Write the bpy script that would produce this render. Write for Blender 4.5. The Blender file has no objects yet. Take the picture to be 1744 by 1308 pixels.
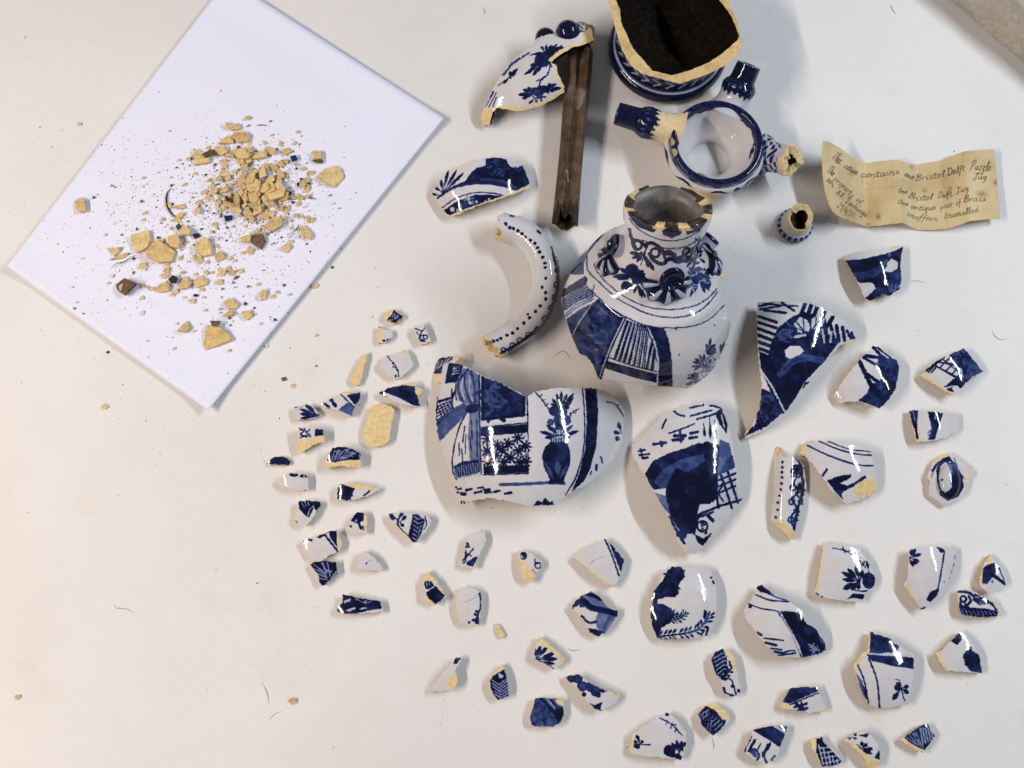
import bpy, bmesh, math, random
import numpy as np
from mathutils import Vector
from mathutils.geometry import delaunay_2d_cdt

# ------------------------------------------------------------------ camera, light, exposure
SC = bpy.context.scene
PW, PH, FOC = 1744, 1308, 1700.0            # the photograph's own pixel grid
TILT, DIST = math.radians(12.5), 0.82       # lens points 12.5 degrees off straight down
ct, st = math.cos(TILT), math.sin(TILT)
CAM = np.array([0, -DIST * st, DIST * ct])
ROT = np.array([[1, 0, 0], [0, ct, -st], [0, st, ct]])
cd = bpy.data.cameras.new('camera'); cam = bpy.data.objects.new('camera', cd)
SC.collection.objects.link(cam); SC.camera = cam
cam.location = CAM; cam.rotation_euler = (TILT, 0, 0)
cd.sensor_width = 36; cd.lens = 36 * FOC / PW; cd.clip_start = 0.01; cd.clip_end = 50

wd = bpy.data.worlds.new('World'); SC.world = wd; wd.use_nodes = True
bg = wd.node_tree.nodes['Background']; bg.inputs[0].default_value = (0.80, 0.88, 1.0, 1); bg.inputs[1].default_value = 0.13

def area(name, loc, tgt, sx, sy, watt, col):
    l = bpy.data.lights.new(name, 'AREA'); l.shape = 'RECTANGLE'; l.size = sx; l.size_y = sy
    l.energy = watt; l.color = col
    o = bpy.data.objects.new(name, l); SC.collection.objects.link(o); o.location = loc
    d = Vector(tgt) - Vector(loc)
    o.rotation_euler = d.to_track_quat('-Z', 'Y').to_euler()
    return o
area('ceiling_tube_warm', (-1.10, -0.22, 1.15), (0, -.05, 0), 1.0, 0.04, 20.6, (1.0, 0.865, 0.745))
area('ceiling_tube_cool', (1.20, 0.42, 1.22), (0.05, 0.0, 0), 1.0, 0.04, 20, (0.84, 0.92, 1.0))
bl = bpy.data.lights.new('desk_bulb', 'POINT'); bl.energy = 1.6; bl.color = (1.0, 0.62, 0.32); bl.shadow_soft_size = 0.03
bo = bpy.data.objects.new('desk_bulb', bl); SC.collection.objects.link(bo); bo.location = (-0.75, -0.25, 0.62)
vs = SC.view_settings; vs.view_transform = 'Standard'; vs.look = 'None'; vs.exposure = 0.04; vs.gamma = 1.0

# ------------------------------------------------------------------ pixel <-> place
def at(px, py, z):
    px = np.asarray(px, float); py = np.asarray(py, float); z = np.asarray(z, float) + 0 * px
    d = np.stack([(px - PW / 2) / FOC, -(py - PH / 2) / FOC, -np.ones_like(px)], -1) @ ROT.T
    return CAM + d * ((z - CAM[2]) / d[..., 2])[..., None]
def proj(P):
    q = (np.asarray(P, float) - CAM) @ ROT
    return np.stack([PW / 2 - FOC * q[..., 0] / q[..., 2], PH / 2 + FOC * q[..., 1] / q[..., 2]], -1)
MM = 0.00049                                 # metres per photograph pixel on the table
FR = {'A': (440, 510, 5.45), 'B': (440, 740, 4.0875), 'C': (700, 880, 3.634), 'D': (1040, 920, 3.371), 'E': (1360, 560, 3.846),
      'F': (1360, 900, 3.206), 'G': (1060, 500, 2.907), 'H': (720, 600, 4.844), 'J': (720, 240, 3.27), 'K': (720, 0, 4.36),
      'L': (1000, 0, 4.36), 'M': (1360, 220, 4.542), 'N': (1000, 150, 4.36), 'O': (100, 180, 2.972), 'P': (940, 300, 5.285),
      'Q': (930, 460, 5.13), 'R': (1300, 320, 11.89), 'U': (1395, 230, 7.694), 'W': (1540, 240, 8.176), 'T': (0, 0, 1.0)}
def pts(s, f):
    a = np.array([[float(v) for v in p.split(',')] for p in s.split()])
    x0, y0, k = FR[f]
    return a / k + (x0, y0)

# ------------------------------------------------------------------ brushwork evaluated at mesh vertices
def inside(P, poly):
    x, y = P[:, 0], P[:, 1]; r = np.zeros(len(P), bool); n = len(poly); j = n - 1
    for i in range(n):
        xi, yi = poly[i]; xj, yj = poly[j]
        if yi != yj:
            r ^= ((yi > y) != (yj > y)) & (x < (xj - xi) * (y - yi) / (yj - yi) + xi)
        j = i
    return r
def dline(P, L, closed=False):
    d = np.full(len(P), 1e9)
    for i in range(len(L) - (0 if closed else 1)):
        a = L[i]; b = L[(i + 1) % len(L)]; v = b - a; n2 = max(v @ v, 1e-9)
        t = np.clip(((P - a) @ v) / n2, 0, 1)
        e = P - a - t[:, None] * v
        np.minimum(d, np.einsum('ij,ij->i', e, e), out=d)
    return np.sqrt(d)
def smooth(L, n=6):
    if len(L) < 3: return L
    Q = np.vstack([2 * L[0] - L[1], L, 2 * L[-1] - L[-2]]); out = []
    for i in range(1, len(Q) - 2):
        p0, p1, p2, p3 = Q[i - 1:i + 3]
        for t in np.linspace(0, 1, n, endpoint=False):
            out.append(0.5 * ((2 * p1) + (p2 - p0) * t + (2 * p0 - 5 * p1 + 4 * p2 - p3) * t * t + (3 * p1 - p0 - 3 * p2 + p3) * t ** 3))
    return np.array(out + [L[-1]])
SOFT = 0.75
def warp(P, amp, seed=0.0):
    x, y = P[:, 0], P[:, 1]
    dx = np.sin(x * .71 + y * .33 + seed) + .7 * np.sin(y * 1.13 - x * .4 + 2 + seed) + .5 * np.sin(x * 1.9 + y * 1.4)
    dy = np.sin(y * .67 - x * .29 + 1 + seed) + .7 * np.sin(x * 1.21 + y * .5 + seed) + .5 * np.sin(y * 2.1 - x * 1.3)
    return P + amp * np.stack([dx, dy], 1) / 1.6
class Canvas:
    """dens = cobalt strength, bis = bare clay, brn = dark stain; one value per vertex."""
    def __init__(s, P, amp=.55):
        s.P = warp(P, amp); s.dens = np.zeros(len(P)); s.bis = np.zeros(len(P)); s.brn = np.zeros(len(P))
    def sel(s, L, w):
        lo = L.min(0) - w - 2; hi = L.max(0) + w + 2
        return np.nonzero(((s.P > lo) & (s.P < hi)).all(1))[0]
    def put(s, i, cov, d, ch='dens'):
        a = getattr(s, ch); a[i] = a[i] * (1 - cov) + d * cov
    def fill(s, L, d, ch='dens'):
        i = s.sel(L, 1)
        if not len(i): return
        Q = s.P[i]; dd = dline(Q, L, True) * np.where(inside(Q, L), 1, -1)
        s.put(i, np.clip(dd / SOFT + .5, 0, 1), d, ch)
    def line(s, L, w, d, ch='dens'):
        i = s.sel(L, w)
        if len(i): s.put(i, np.clip((w / 2 - dline(s.P[i], L)) / SOFT + .5, 0, 1), d, ch)
    def leaf(s, a, b, w, d):
        i = s.sel(np.array([a, b]), w)
        if not len(i): return
        v = b - a; n = max(np.hypot(*v), 1e-6); u = v / n; q = s.P[i] - a
        t = np.clip(q @ u / n, 0, 1); e = np.hypot(q[:, 0] - t * v[0], q[:, 1] - t * v[1])
        pr = np.where(t < .3, .22, np.sin(np.pi * np.clip((t - .22) / .80, 0, 1) ** 1.25) ** .8); pr = np.maximum(pr, .2)
        s.put(i, np.clip((w / 2 * pr - e) / SOFT + .5, 0, 1), d)
    def run(s, code, f):
        k = FR[f][2]
        for op in code.split(';'):
            w = op.split()
            if not w: continue
            c = w[0]
            if '@' in c: c, f = c.split('@'); k = FR[f][2]
            if c == 'F': s.fill(pts(' '.join(w[2:]), f), float(w[1]))
            elif c == 'B': s.fill(pts(' '.join(w[1:]), f), 1.0, 'bis')
            elif c == 'N': s.fill(pts(' '.join(w[2:]), f), float(w[1]), 'brn')
            elif c == 'L': s.line(pts(' '.join(w[3:]), f), float(w[1]) / k, float(w[2]))
            elif c == 'S': s.line(smooth(pts(' '.join(w[3:]), f)), float(w[1]) / k, float(w[2]))
            elif c == 'T':                       # teardrop leaves from one base to many tips
                p = pts(' '.join(w[3:]), f)
                for q in p[1:]: s.leaf(p[0], q, .74 * float(w[1]) / k, float(w[2]))
            elif c == 'O':
                for q in pts(' '.join(w[3:]), f): s.line(np.array([q, q + .01]), 2 * float(w[1]) / k, float(w[2]))
            elif c == 'R':
                r = float(w[1]) / k; a = np.linspace(0, 6.0, 14)
                for q in pts(' '.join(w[4:]), f): s.line(q + r * np.stack([np.cos(a), np.sin(a)], 1), float(w[2]) / k, float(w[3]))
            elif c == 'K':                       # stars
                r = float(w[1]) / k
                for q in pts(' '.join(w[4:]), f):
                    for a in (0.1, .9, 1.67, 2.45):
                        v = r * np.array([math.cos(a), math.sin(a)]); s.line(np.array([q - v, q + v]), float(w[2]) / k, float(w[3]))
            elif c == 'Z':                       # n strokes between two rails
                n = int(w[3]); p = pts(' '.join(w[4:]), f); ww = float(w[1]) / k
                if n > 3:
                    m1, m2 = (p[0] + p[2]) / 2, (p[1] + p[3]) / 2; dv = (p[2] + p[3] - p[0] - p[1]); dv /= max(np.hypot(*dv), 1e-6)
                    wid = abs((m2 - m1) @ np.array([-dv[1], dv[0]])); n2 = max(3, min(n, int(wid / 3.9) + 1)); ww *= min(1.5, (n / n2) ** .6); n = n2
                for i in range(n):
                    t = i / max(n - 1, 1); s.line(np.array([p[0] + (p[1] - p[0]) * t, p[2] + (p[3] - p[2]) * t]), ww, float(w[2]))
            elif c == 'V':                       # fern: stem with slanting leaflets; V w d n len pts
                n = int(w[3]); ln = float(w[4]) / k; p = smooth(pts(' '.join(w[5:]), f)); wd_ = float(w[1]) / k; d = float(w[2])
                s.line(p, wd_, d)
                for i in range(n):
                    j = min(int(i / n * (len(p) - 1)), len(p) - 2); v = p[j + 1] - p[j]; v = v / max(np.hypot(*v), 1e-6); m = np.array([-v[1], v[0]])
                    for sg in (-1, 1): s.leaf(p[j], p[j] + ln * (.75 * v + sg * .8 * m), wd_ * 1.5, d)
            elif c == 'C':                       # ellipse ring; C cx cy rx ry w d
                v = [float(q) for q in w[1:]]; a = np.linspace(0, 2 * math.pi, 60)
                L = pts(' '.join('%f,%f' % (v[0] + v[2] * math.cos(b), v[1] + v[3] * math.sin(b)) for b in a), f)
                s.line(L, v[4] / k, v[5])
            elif c == 'Y':                       # random brush scribble in a polygon; Y w d n len seed pts
                rg = random.Random(int(w[5])); p = pts(' '.join(w[6:]), f); lo, hi = p.min(0), p.max(0); n = int(w[3]); ln = float(w[4]) / k; m = 0
                while m < n:
                    q = np.array([rg.uniform(lo[0], hi[0]), rg.uniform(lo[1], hi[1])])
                    if not inside(q[None], p)[0]: n -= .2; continue
                    a = rg.uniform(0, 6.28); v = ln * np.array([math.cos(a), math.sin(a)]); b = a + rg.uniform(-1.4, 1.4)
                    s.line(smooth(np.array([q - v, q, q + ln * np.array([math.cos(b), math.sin(b)])]), 4), float(w[1]) / k, float(w[2])); m += 1
            else: raise ValueError(op)
    def pool(s):
        x, y = s.P[:, 0], s.P[:, 1]; f = 0
        for sc, am in ((26, .5), (11, .45), (5, .3), (2.6, .16)):
            u, v = (x * .8 + y * .6) / (sc * 1.7), (y * .8 - x * .6) / sc; i, j = np.floor(u), np.floor(v); a, b = u - i, v - j; a = a * a * (3 - 2 * a); b = b * b * (3 - 2 * b)
            h = lambda p, q: (np.sin(p * 127.1 + q * 311.7 + sc) * 43758.5453) % 1.0
            f = f + am * (2 * (h(i, j) * (1 - a) * (1 - b) + h(i + 1, j) * a * (1 - b) + h(i, j + 1) * (1 - a) * b + h(i + 1, j + 1) * a * b) - 1)
        s.dens = np.where(s.dens > .3, s.dens * np.clip(.94 - .33 * f, .52, 1.06), s.dens)
    def attr(s): return np.stack([s.dens, s.bis, s.brn, np.ones(len(s.dens))], 1)

# ------------------------------------------------------------------ materials
def mat(name):
    m = bpy.data.materials.new(name); m.use_nodes = True
    return m, m.node_tree.nodes, m.node_tree.links, m.node_tree.nodes['Principled BSDF']
def noise(n, l, scale, detail=3, rough=.55):
    tc = n.new('ShaderNodeTexCoord'); t = n.new('ShaderNodeTexNoise'); t.inputs['Scale'].default_value = scale
    t.inputs['Detail'].default_value = detail; t.inputs['Roughness'].default_value = rough
    l.new(tc.outputs['Object'], t.inputs['Vector']); return t.outputs['Fac']
def ramp(n, l, fac, stops):
    r = n.new('ShaderNodeValToRGB'); e = r.color_ramp.elements
    while len(e) < len(stops): e.new(0.5)
    for x, (p, c) in zip(e, stops): x.position = p; x.color = (*c, 1)
    if fac is not None: l.new(fac, r.inputs[0])
    return r.outputs[0]
def mixc(n, l, f, a, b, mode='MIX'):
    m = n.new('ShaderNodeMix'); m.data_type = 'RGBA'; m.blend_type = mode
    for s, v in ((0, f), (6, a), (7, b)):
        if hasattr(v, 'links'): l.new(v, m.inputs[s])
        elif isinstance(v, tuple): m.inputs[s].default_value = (*v, 1)
        else: m.inputs[s].default_value = v
    return m.outputs[2]
def math_(n, l, op, a, b):
    m = n.new('ShaderNodeMath'); m.operation = op
    for s, v in ((0, a), (1, b)):
        if hasattr(v, 'links'): l.new(v, m.inputs[s])
        else: m.inputs[s].default_value = v
    return m.outputs[0]
def bump(n, l, p, h, strength, dist):
    b = n.new('ShaderNodeBump'); b.inputs['Strength'].default_value = strength; b.inputs['Distance'].default_value = dist
    l.new(h, b.inputs['Height']); l.new(b.outputs[0], p.inputs['Normal'])
CLAY = [(.28, (.36, .245, .11)), (.42, (.64, .475, .23)), (.62, (.72, .56, .30)), (.8, (.82, .69, .44))]
def tinted(n, l, c, lo=(.78, .72, .64)):
    oi = n.new('ShaderNodeObjectInfo'); f = ramp(n, l, oi.outputs['Random'], [(0, lo), (.35, (1, 1, 1)), (.7, (1.0, .96, .88)), (1, (.86, .80, .72))])
    c = mixc(n, l, 1.0, c, f, 'MULTIPLY')
    d = ramp(n, l, noise(n, l, 75, 5, .7), [(.32, (.62, .52, .42)), (.5, (1, 1, 1))])
    return mixc(n, l, .7, c, d, 'MULTIPLY')
def make_glaze():
    m, n, l, p = mat('painted_tin_glaze')
    a = n.new('ShaderNodeAttribute'); a.attribute_name = 'paint'
    sp = n.new('ShaderNodeSeparateColor'); l.new(a.outputs['Color'], sp.inputs[0])
    nz = noise(n, l, 260, 4, .6)
    k = math_(n, l, 'MULTIPLY_ADD', nz, .55); k.node.inputs[2].default_value = .76
    d = math_(n, l, 'MULTIPLY', sp.outputs[0], k)
    blue = ramp(n, l, d, [(0, (.60, .59, .61)), (.16, (.30, .335, .46)), (.42, (.055, .090, .245)), (.68, (.0135, .0255, .108)), (.86, (.006, .010, .048)), (1, (.0035, .005, .022))])
    craz = ramp(n, l, noise(n, l, 90, 6, .7), [(.35, (.90, .87, .86)), (.6, (1, 1, 1))])
    blue = mixc(n, l, .7, blue, craz, 'MULTIPLY')
    clay = ramp(n, l, noise(n, l, 420, 5, .65), CLAY)
    vo = n.new('ShaderNodeTexVoronoi'); vo.inputs['Scale'].default_value = 210; tc2 = n.new('ShaderNodeTexCoord'); l.new(tc2.outputs['Object'], vo.inputs['Vector'])
    pin = ramp(n, l, vo.outputs['Distance'], [(.0, (.30, .25, .22)), (.07, (.75, .72, .70)), (.11, (1, 1, 1))]); blue = mixc(n, l, .75, blue, pin, 'MULTIPLY')
    tint = ramp(n, l, noise(n, l, 24, 3), [(.35, (1, .965, .95)), (.65, (.955, .98, 1))]); blue = mixc(n, l, 1.0, blue, tint, 'MULTIPLY')
    c1 = mixc(n, l, sp.outputs[2], blue, ramp(n, l, noise(n, l, 120, 5), [(.3, (.012, .008, .006)), (.7, (.075, .052, .04))]))
    c2 = mixc(n, l, sp.outputs[1], c1, clay)
    l.new(c2, p.inputs['Base Color'])
    r = math_(n, l, 'MULTIPLY_ADD', sp.outputs[1], .78); r.node.inputs[2].default_value = .07
    l.new(r, p.inputs['Roughness']); p.inputs['IOR'].default_value = 1.48; p.inputs['Specular IOR Level'].default_value = .4
    h = math_(n, l, 'ADD', noise(n, l, 130, 2, .5), math_(n, l, 'MULTIPLY', noise(n, l, 900, 2), math_(n, l, 'MULTIPLY', sp.outputs[1], .8)))
    bump(n, l, p, h, .22, .0006)
    return m
def make_clay(name='broken_clay', stops=CLAY, sc=380, rough=.9):
    m, n, l, p = mat(name)
    l.new(tinted(n, l, ramp(n, l, noise(n, l, sc, 5, .65), stops)), p.inputs['Base Color']); p.inputs['Roughness'].default_value = rough
    bump(n, l, p, noise(n, l, 1100, 3), .5, .0006)
    return m
GLAZE = make_glaze(); CLAYM = make_clay()
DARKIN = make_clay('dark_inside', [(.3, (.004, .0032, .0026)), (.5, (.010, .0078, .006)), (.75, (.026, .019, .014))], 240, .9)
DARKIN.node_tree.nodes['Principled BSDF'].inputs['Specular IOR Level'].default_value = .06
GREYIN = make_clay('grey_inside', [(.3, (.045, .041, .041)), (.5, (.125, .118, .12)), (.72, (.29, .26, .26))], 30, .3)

# ------------------------------------------------------------------ objects
def tag(o, label=None, cat=None, group=None, kind=None):
    for k, v in (('label', label), ('category', cat), ('group', group), ('kind', kind)):
        if v: o[k] = v
    return o
def mesh_obj(name, V, Fc, mats, parent=None, paint=None, smooth_=True, loc=None, fmat=None):
    V = np.asarray(V, float); me = bpy.data.meshes.new(name)
    base = np.zeros(3) if parent is not None else np.array(loc if loc is not None else (V[:, 0].mean(), V[:, 1].mean(), V[:, 2].min()))
    off = np.array(parent['_o']) if parent is not None else base
    me.from_pydata((V - off).tolist(), [], [list(map(int, f)) for f in Fc] if not isinstance(Fc, np.ndarray) else Fc.tolist())
    for m in (mats if isinstance(mats, (list, tuple)) else [mats]): me.materials.append(m)
    if fmat is not None: me.polygons.foreach_set('material_index', np.asarray(fmat, np.int32))
    if paint is not None:
        a = me.attributes.new('paint', 'FLOAT_COLOR', 'POINT'); a.data.foreach_set('color', np.clip(paint, 0, 1).astype(np.float32).ravel())
    me.polygons.foreach_set('use_smooth', np.full(len(me.polygons), smooth_)); me.update()
    o = bpy.data.objects.new(name, me); SC.collection.objects.link(o)
    if parent is not None: o.parent = parent
    else: o.location = base; o['_o'] = [float(q) for q in base]
    return o
def empty(name, loc):
    o = bpy.data.objects.new(name, None); SC.collection.objects.link(o); o.location = loc; o['_o'] = list(map(float, loc)); o.empty_display_size = .01
    return o

def rough_outline(P, amp, rg, step=1.6):
    out = []
    n = len(P)
    for i in range(n):
        a, b = P[i], P[(i + 1) % n]; v = b - a; L = np.hypot(*v); m = max(int(L / step), 1); nn = np.array([-v[1], v[0]]) / max(L, 1e-6)
        ph = rg.uniform(0, 6.28); f = rg.uniform(.25, .5)
        for j in range(m):
            t = j / m; env = math.sin(math.pi * t) ** .5 if m > 2 else 0
            q = a + v * t + nn * env * amp * (.7 * math.sin(ph + f * t * L) + .5 * rg.uniform(-1, 1)); out.append(q)
    return np.array(out)
def cdt(B, I):
    n = len(B); co = [Vector(p) for p in B.tolist()] + [Vector(p) for p in I.tolist()]
    r = delaunay_2d_cdt(co, [], [list(range(n))], 1, 1e-5, True)
    V = np.array([tuple(v) for v in r[0]]); T = np.array([f for f in r[2] if len(f) == 3]); orig = r[3]
    ce = V[T].mean(1); T = T[inside(ce, B)]
    bmap = {}
    for i, o in enumerate(orig):
        for k in o:
            if k < n: bmap[k] = i
    ring = [bmap[k] for k in range(n) if k in bmap]
    return V, T, ring
def grid_in(B, sp, rg):
    lo, hi = B.min(0), B.max(0); xs = np.arange(lo[0], hi[0] + sp, sp); ys = np.arange(lo[1], hi[1] + sp, sp * .88)
    X, Y = np.meshgrid(xs, ys); X = X + (np.arange(len(ys)) % 2)[:, None] * sp / 2
    P = np.stack([X.ravel(), Y.ravel()], 1)
    P = P[inside(P, B)]
    return P[dline(P, B, True) > sp * .55] if len(P) else P

SEED = [0]
def sherd(f, outline, paint, label, R=(75, 75), ax=0.0, tilt=(0, 0), t=5.0, sp=1.2, amp=1.05, zf=None, nib=.9, name='pottery_sherd',
          shift=(0, 0), group='painted jug sherds laid out on the table', cat='sherd', base='', lift=0.0, allclay=False, back=None):
    SEED[0] += 1; rg = random.Random(SEED[0] * 7 + 3)
    O = pts(outline, f) if isinstance(outline, str) else outline
    B = rough_outline(O, amp, rg); I = grid_in(B, sp, rg)
    V, T, ring = cdt(B, I)
    cx, cy = B.mean(0); u = (V[:, 0] - cx) * MM; v = -(V[:, 1] - cy) * MM
    def height(u, v, V):
        if zf is not None: return zf(V) * .001
        a = math.radians(ax); c1 = u * math.cos(a) + v * math.sin(a); c2 = -u * math.sin(a) + v * math.cos(a)
        z = tilt[0] * u + tilt[1] * v - c1 * c1 / (2e-3 * R[0]) - c2 * c2 / (2e-3 * R[1])
        return z + .00012 * np.sin(V[:, 0] * .13 + SEED[0]) * np.sin(V[:, 1] * .11 + 1)
    z = height(u, v, V); e = .0006
    gx = (height(u + e, v, V + [e / MM, 0]) - z) / e; gy = (height(u, v + e, V - [0, e / MM]) - z) / e
    nl = np.sqrt(1 + gx * gx + gy * gy); N = np.stack([-gx / nl, -gy / nl, 1 / nl], 1)
    tt = t * .001
    if zf is None:
        z = z - (z - tt * N[:, 2]).min() + lift * .001
    W = at(V[:, 0], V[:, 1], z)
    body_c = np.array([W[ring, 0].mean(), W[ring, 1].mean(), 0])
    # orientation of triangles: face up
    A = W[T]; up = np.cross(A[:, 1] - A[:, 0], A[:, 2] - A[:, 0])[:, 2]
    T = np.where(up[:, None] < 0, T[:, ::-1], T)
    # clay body: rough wall and back
    rb = ring; n = len(rb)
    if np.cross(V[rb[1]] - V[rb[0]], B.mean(0) - V[rb[0]]) is not None:
        ar = sum(V[rb[i]][0] * V[rb[(i + 1) % n]][1] - V[rb[(i + 1) % n]][0] * V[rb[i]][1] for i in range(n))
    top = W[rb]; Nn = N[rb]; sh = np.array([shift[0], -shift[1], 0]) * .001
    jit = np.array([[rg.uniform(-1, 1) * .00035 for _ in range(3)] for _ in range(n)])
    mid = top - Nn * tt * .5 + sh * .5 + jit * (1, 1, .6); mid[:, 2] = np.maximum(mid[:, 2], .0003)
    bot = top - Nn * tt + sh + jit[::-1] * (1.2, 1.2, 0); bot[:, 2] = np.maximum(bot[:, 2], .0002)
    bz = float(min(mid[:, 2].min(), bot[:, 2].min())); body_c[2] = bz
    VV = [top, mid, bot]; Fs = []
    for i in range(n):
        j = (i + 1) % n
        for r in (0, n):
            q = [r + i, r + j, r + n + j, r + n + i]
            Fs.append(q if ar < 0 else q[::-1])
    Iw = grid_in(V[rb], 5, rg)
    Vb, Tb, rb2 = cdt(V[rb], Iw)
    if len(Vb):
        inner = [i for i in range(len(Vb)) if i not in set(rb2)]
        mp = {b: 2 * n + k for k, b in enumerate(rb2)} if len(rb2) == n else {}
        ux = (Vb[:, 0] - cx) * MM; vx = -(Vb[:, 1] - cy) * MM
        zb = height(ux, vx, Vb); z0 = height(u, v, V)
        zb = zb - z0[0] + z[0] - tt * 1.02
        Wb = at(Vb[:, 0], Vb[:, 1], np.maximum(zb, .0002)) + sh
        if mp:
            for k, b in enumerate(inner): mp[b] = 3 * n + k
            if inner: VV.append(Wb[inner])
            for tr in Tb:
                q = [mp[int(b)] for b in tr]; P3 = Vb[tr]
                cr = (P3[1][0] - P3[0][0]) * (P3[2][1] - P3[0][1]) - (P3[1][1] - P3[0][1]) * (P3[2][0] - P3[0][0])
                Fs.append(q if cr > 0 else q[::-1])
    root = mesh_obj(name, np.vstack(VV), Fs, [back or CLAYM], smooth_=False, loc=body_c)
    tag(root, label, cat, group)
    c = Canvas(V)
    if allclay: c.bis[:] = 1
    c.run(paint, f); c.pool()
    if nib:
        d = dline(V, V[rb], True); nz = .5 + .5 * np.sin(V[:, 0] * .9 + 3 * np.sin(V[:, 1] * .5 + SEED[0])) * np.sin(V[:, 1] * .8 + SEED[0]); nz = nz - .55 + .5 * np.sin(V[:, 0] * .11 + SEED[0]) * np.sin(V[:, 1] * .13 + 2 * SEED[0])
        c.bis = np.maximum(c.bis, np.clip((nib * (0.15 + 1.9 * nz) - d) / .8, 0, 1))
    g = mesh_obj('painted_glaze' if not allclay else 'broken_face', W, T, [GLAZE], parent=root, paint=c.attr())
    return root
def smooth_o(root): pass

# ------------------------------------------------------------------ the setting: covered table and the rolled cloth
def make_table():
    m, n, l, p = mat('white_table_cover')
    c = ramp(n, l, noise(n, l, 3.2, 5, .6), [(.3, (.70, .68, .668)), (.55, (.76, .742, .732)), (.75, (.79, .775, .768))])
    st_ = ramp(n, l, noise(n, l, 14, 6, .7), [(.56, (1, 1, 1)), (.72, (.94, .905, .87)), (.85, (.86, .80, .74))])
    c = mixc(n, l, .8, c, st_, 'MULTIPLY')
    fine = ramp(n, l, noise(n, l, 1300, 3, .75), [(.3, (.83, .835, .85)), (.7, (1, 1, 1))])
    c = mixc(n, l, 1.0, c, fine, 'MULTIPLY')
    l.new(c, p.inputs['Base Color']); p.inputs['Roughness'].default_value = .62; p.inputs['Specular IOR Level'].default_value = .25
    h = math_(n, l, 'ADD', noise(n, l, 700, 3, .7), math_(n, l, 'MULTIPLY', noise(n, l, 22, 3), 3.0))
    bump(n, l, p, h, .4, .0007)
    xs = np.linspace(-1.1, 1.1, 90); X, Y = np.meshgrid(xs, xs); Z = np.zeros_like(X)
    V = np.stack([X.ravel(), Y.ravel() + .1, Z.ravel()], 1); k = 90
    Fc = [(j * k + i, j * k + i + 1, (j + 1) * k + i + 1, (j + 1) * k + i) for j in range(k - 1) for i in range(k - 1)]
    return tag(mesh_obj('table_top', V, Fc, m, loc=(0, 0, 0)), kind='structure')
make_table()

def make_roll():
    m, n, l, p = mat('cream_felt')
    c = ramp(n, l, noise(n, l, 160, 6, .75), [(.3, (.42, .37, .28)), (.5, (.64, .59, .49)), (.75, (.76, .72, .63))])
    l.new(c, p.inputs['Base Color']); p.inputs['Roughness'].default_value = 1.0; p.inputs['Sheen Weight'].default_value = .3
    bump(n, l, p, noise(n, l, 500, 5, .75), 1.0, .003)
    a = at(1652, 0, .016); b = at(1806, 128, .016); ax = (b - a) / np.linalg.norm(b - a); nrm = np.array([ax[1], -ax[0], 0]) * -1
    if nrm[1] < 0: nrm = -nrm
    V = []; Fc = []; ns, nr = 90, 34; R = .027
    for i in range(ns):
        o = a + ax * (-.35 + .85 * i / (ns - 1)); o[2] = 0
        for j in range(nr):
            s = j / (nr - 1)
            if s < .5:
                q = math.pi * (1 - s * 2 * .95); d = R * (1 + math.cos(q)); z = R + R * math.sin(q) * 1.0
                if s < .08: z = R * s / .08
            else:
                d = R * 2.0 + (s - .5) * .5 - .003; z = R * 1.15 + .004 * math.sin((s - .5) * 20 + i * .05)
            w = .0012 * math.sin(i * .9 + j * 1.7) + .001 * math.sin(i * .37 - j * .8)
            V.append(o + nrm * (d + w) + np.array([0, 0, max(z + w, 0.0004)]))
    for i in range(ns - 1):
        for j in range(nr - 1): Fc.append((i * nr + j, i * nr + j + 1, (i + 1) * nr + j + 1, (i + 1) * nr + j))
    o = mesh_obj('rolled_cloth', np.array(V), Fc, m)
    tag(o, 'thick cream felt cloth rolled up at the corner of the table beyond the note', 'cloth')
make_roll()

# ------------------------------------------------------------------ white paper sheet
PC = np.array([[11, 453], [354, 699], [756, 200.5], [388, -37.0]])
def paper_z(uv):
    u, v = uv[:, 0], uv[:, 1]
    e = np.maximum.reduce([np.abs(u - .5) * 2, np.zeros_like(u)]); g = np.abs(v - .5) * 2
    return .0006 + .0012 * np.sin(u * 3.1) * np.sin(v * 2.4 + .4) ** 2 + .0042 * np.clip((e - .72) / .28, 0, 1) ** 1.6 + .0032 * np.clip((g - .80) / .2, 0, 1) ** 1.7
def paper_px(uv):
    u, v = uv[:, :1], uv[:, 1:]
    return PC[0] * (1 - u) * (1 - v) + PC[1] * u * (1 - v) + PC[2] * u * v + PC[3] * (1 - u) * v
def paper_uv(P):
    uv = np.full((len(P), 2), .5)
    for _ in range(20):
        r = P - paper_px(uv); e = 1e-4
        a = (paper_px(uv + [e, 0]) - paper_px(uv)) / e; b = (paper_px(uv + [0, e]) - paper_px(uv)) / e
        det = a[:, 0] * b[:, 1] - a[:, 1] * b[:, 0]
        uv = uv + np.stack([(r[:, 0] * b[:, 1] - r[:, 1] * b[:, 0]) / det, (a[:, 0] * r[:, 1] - a[:, 1] * r[:, 0]) / det], 1)
    return uv
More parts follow.
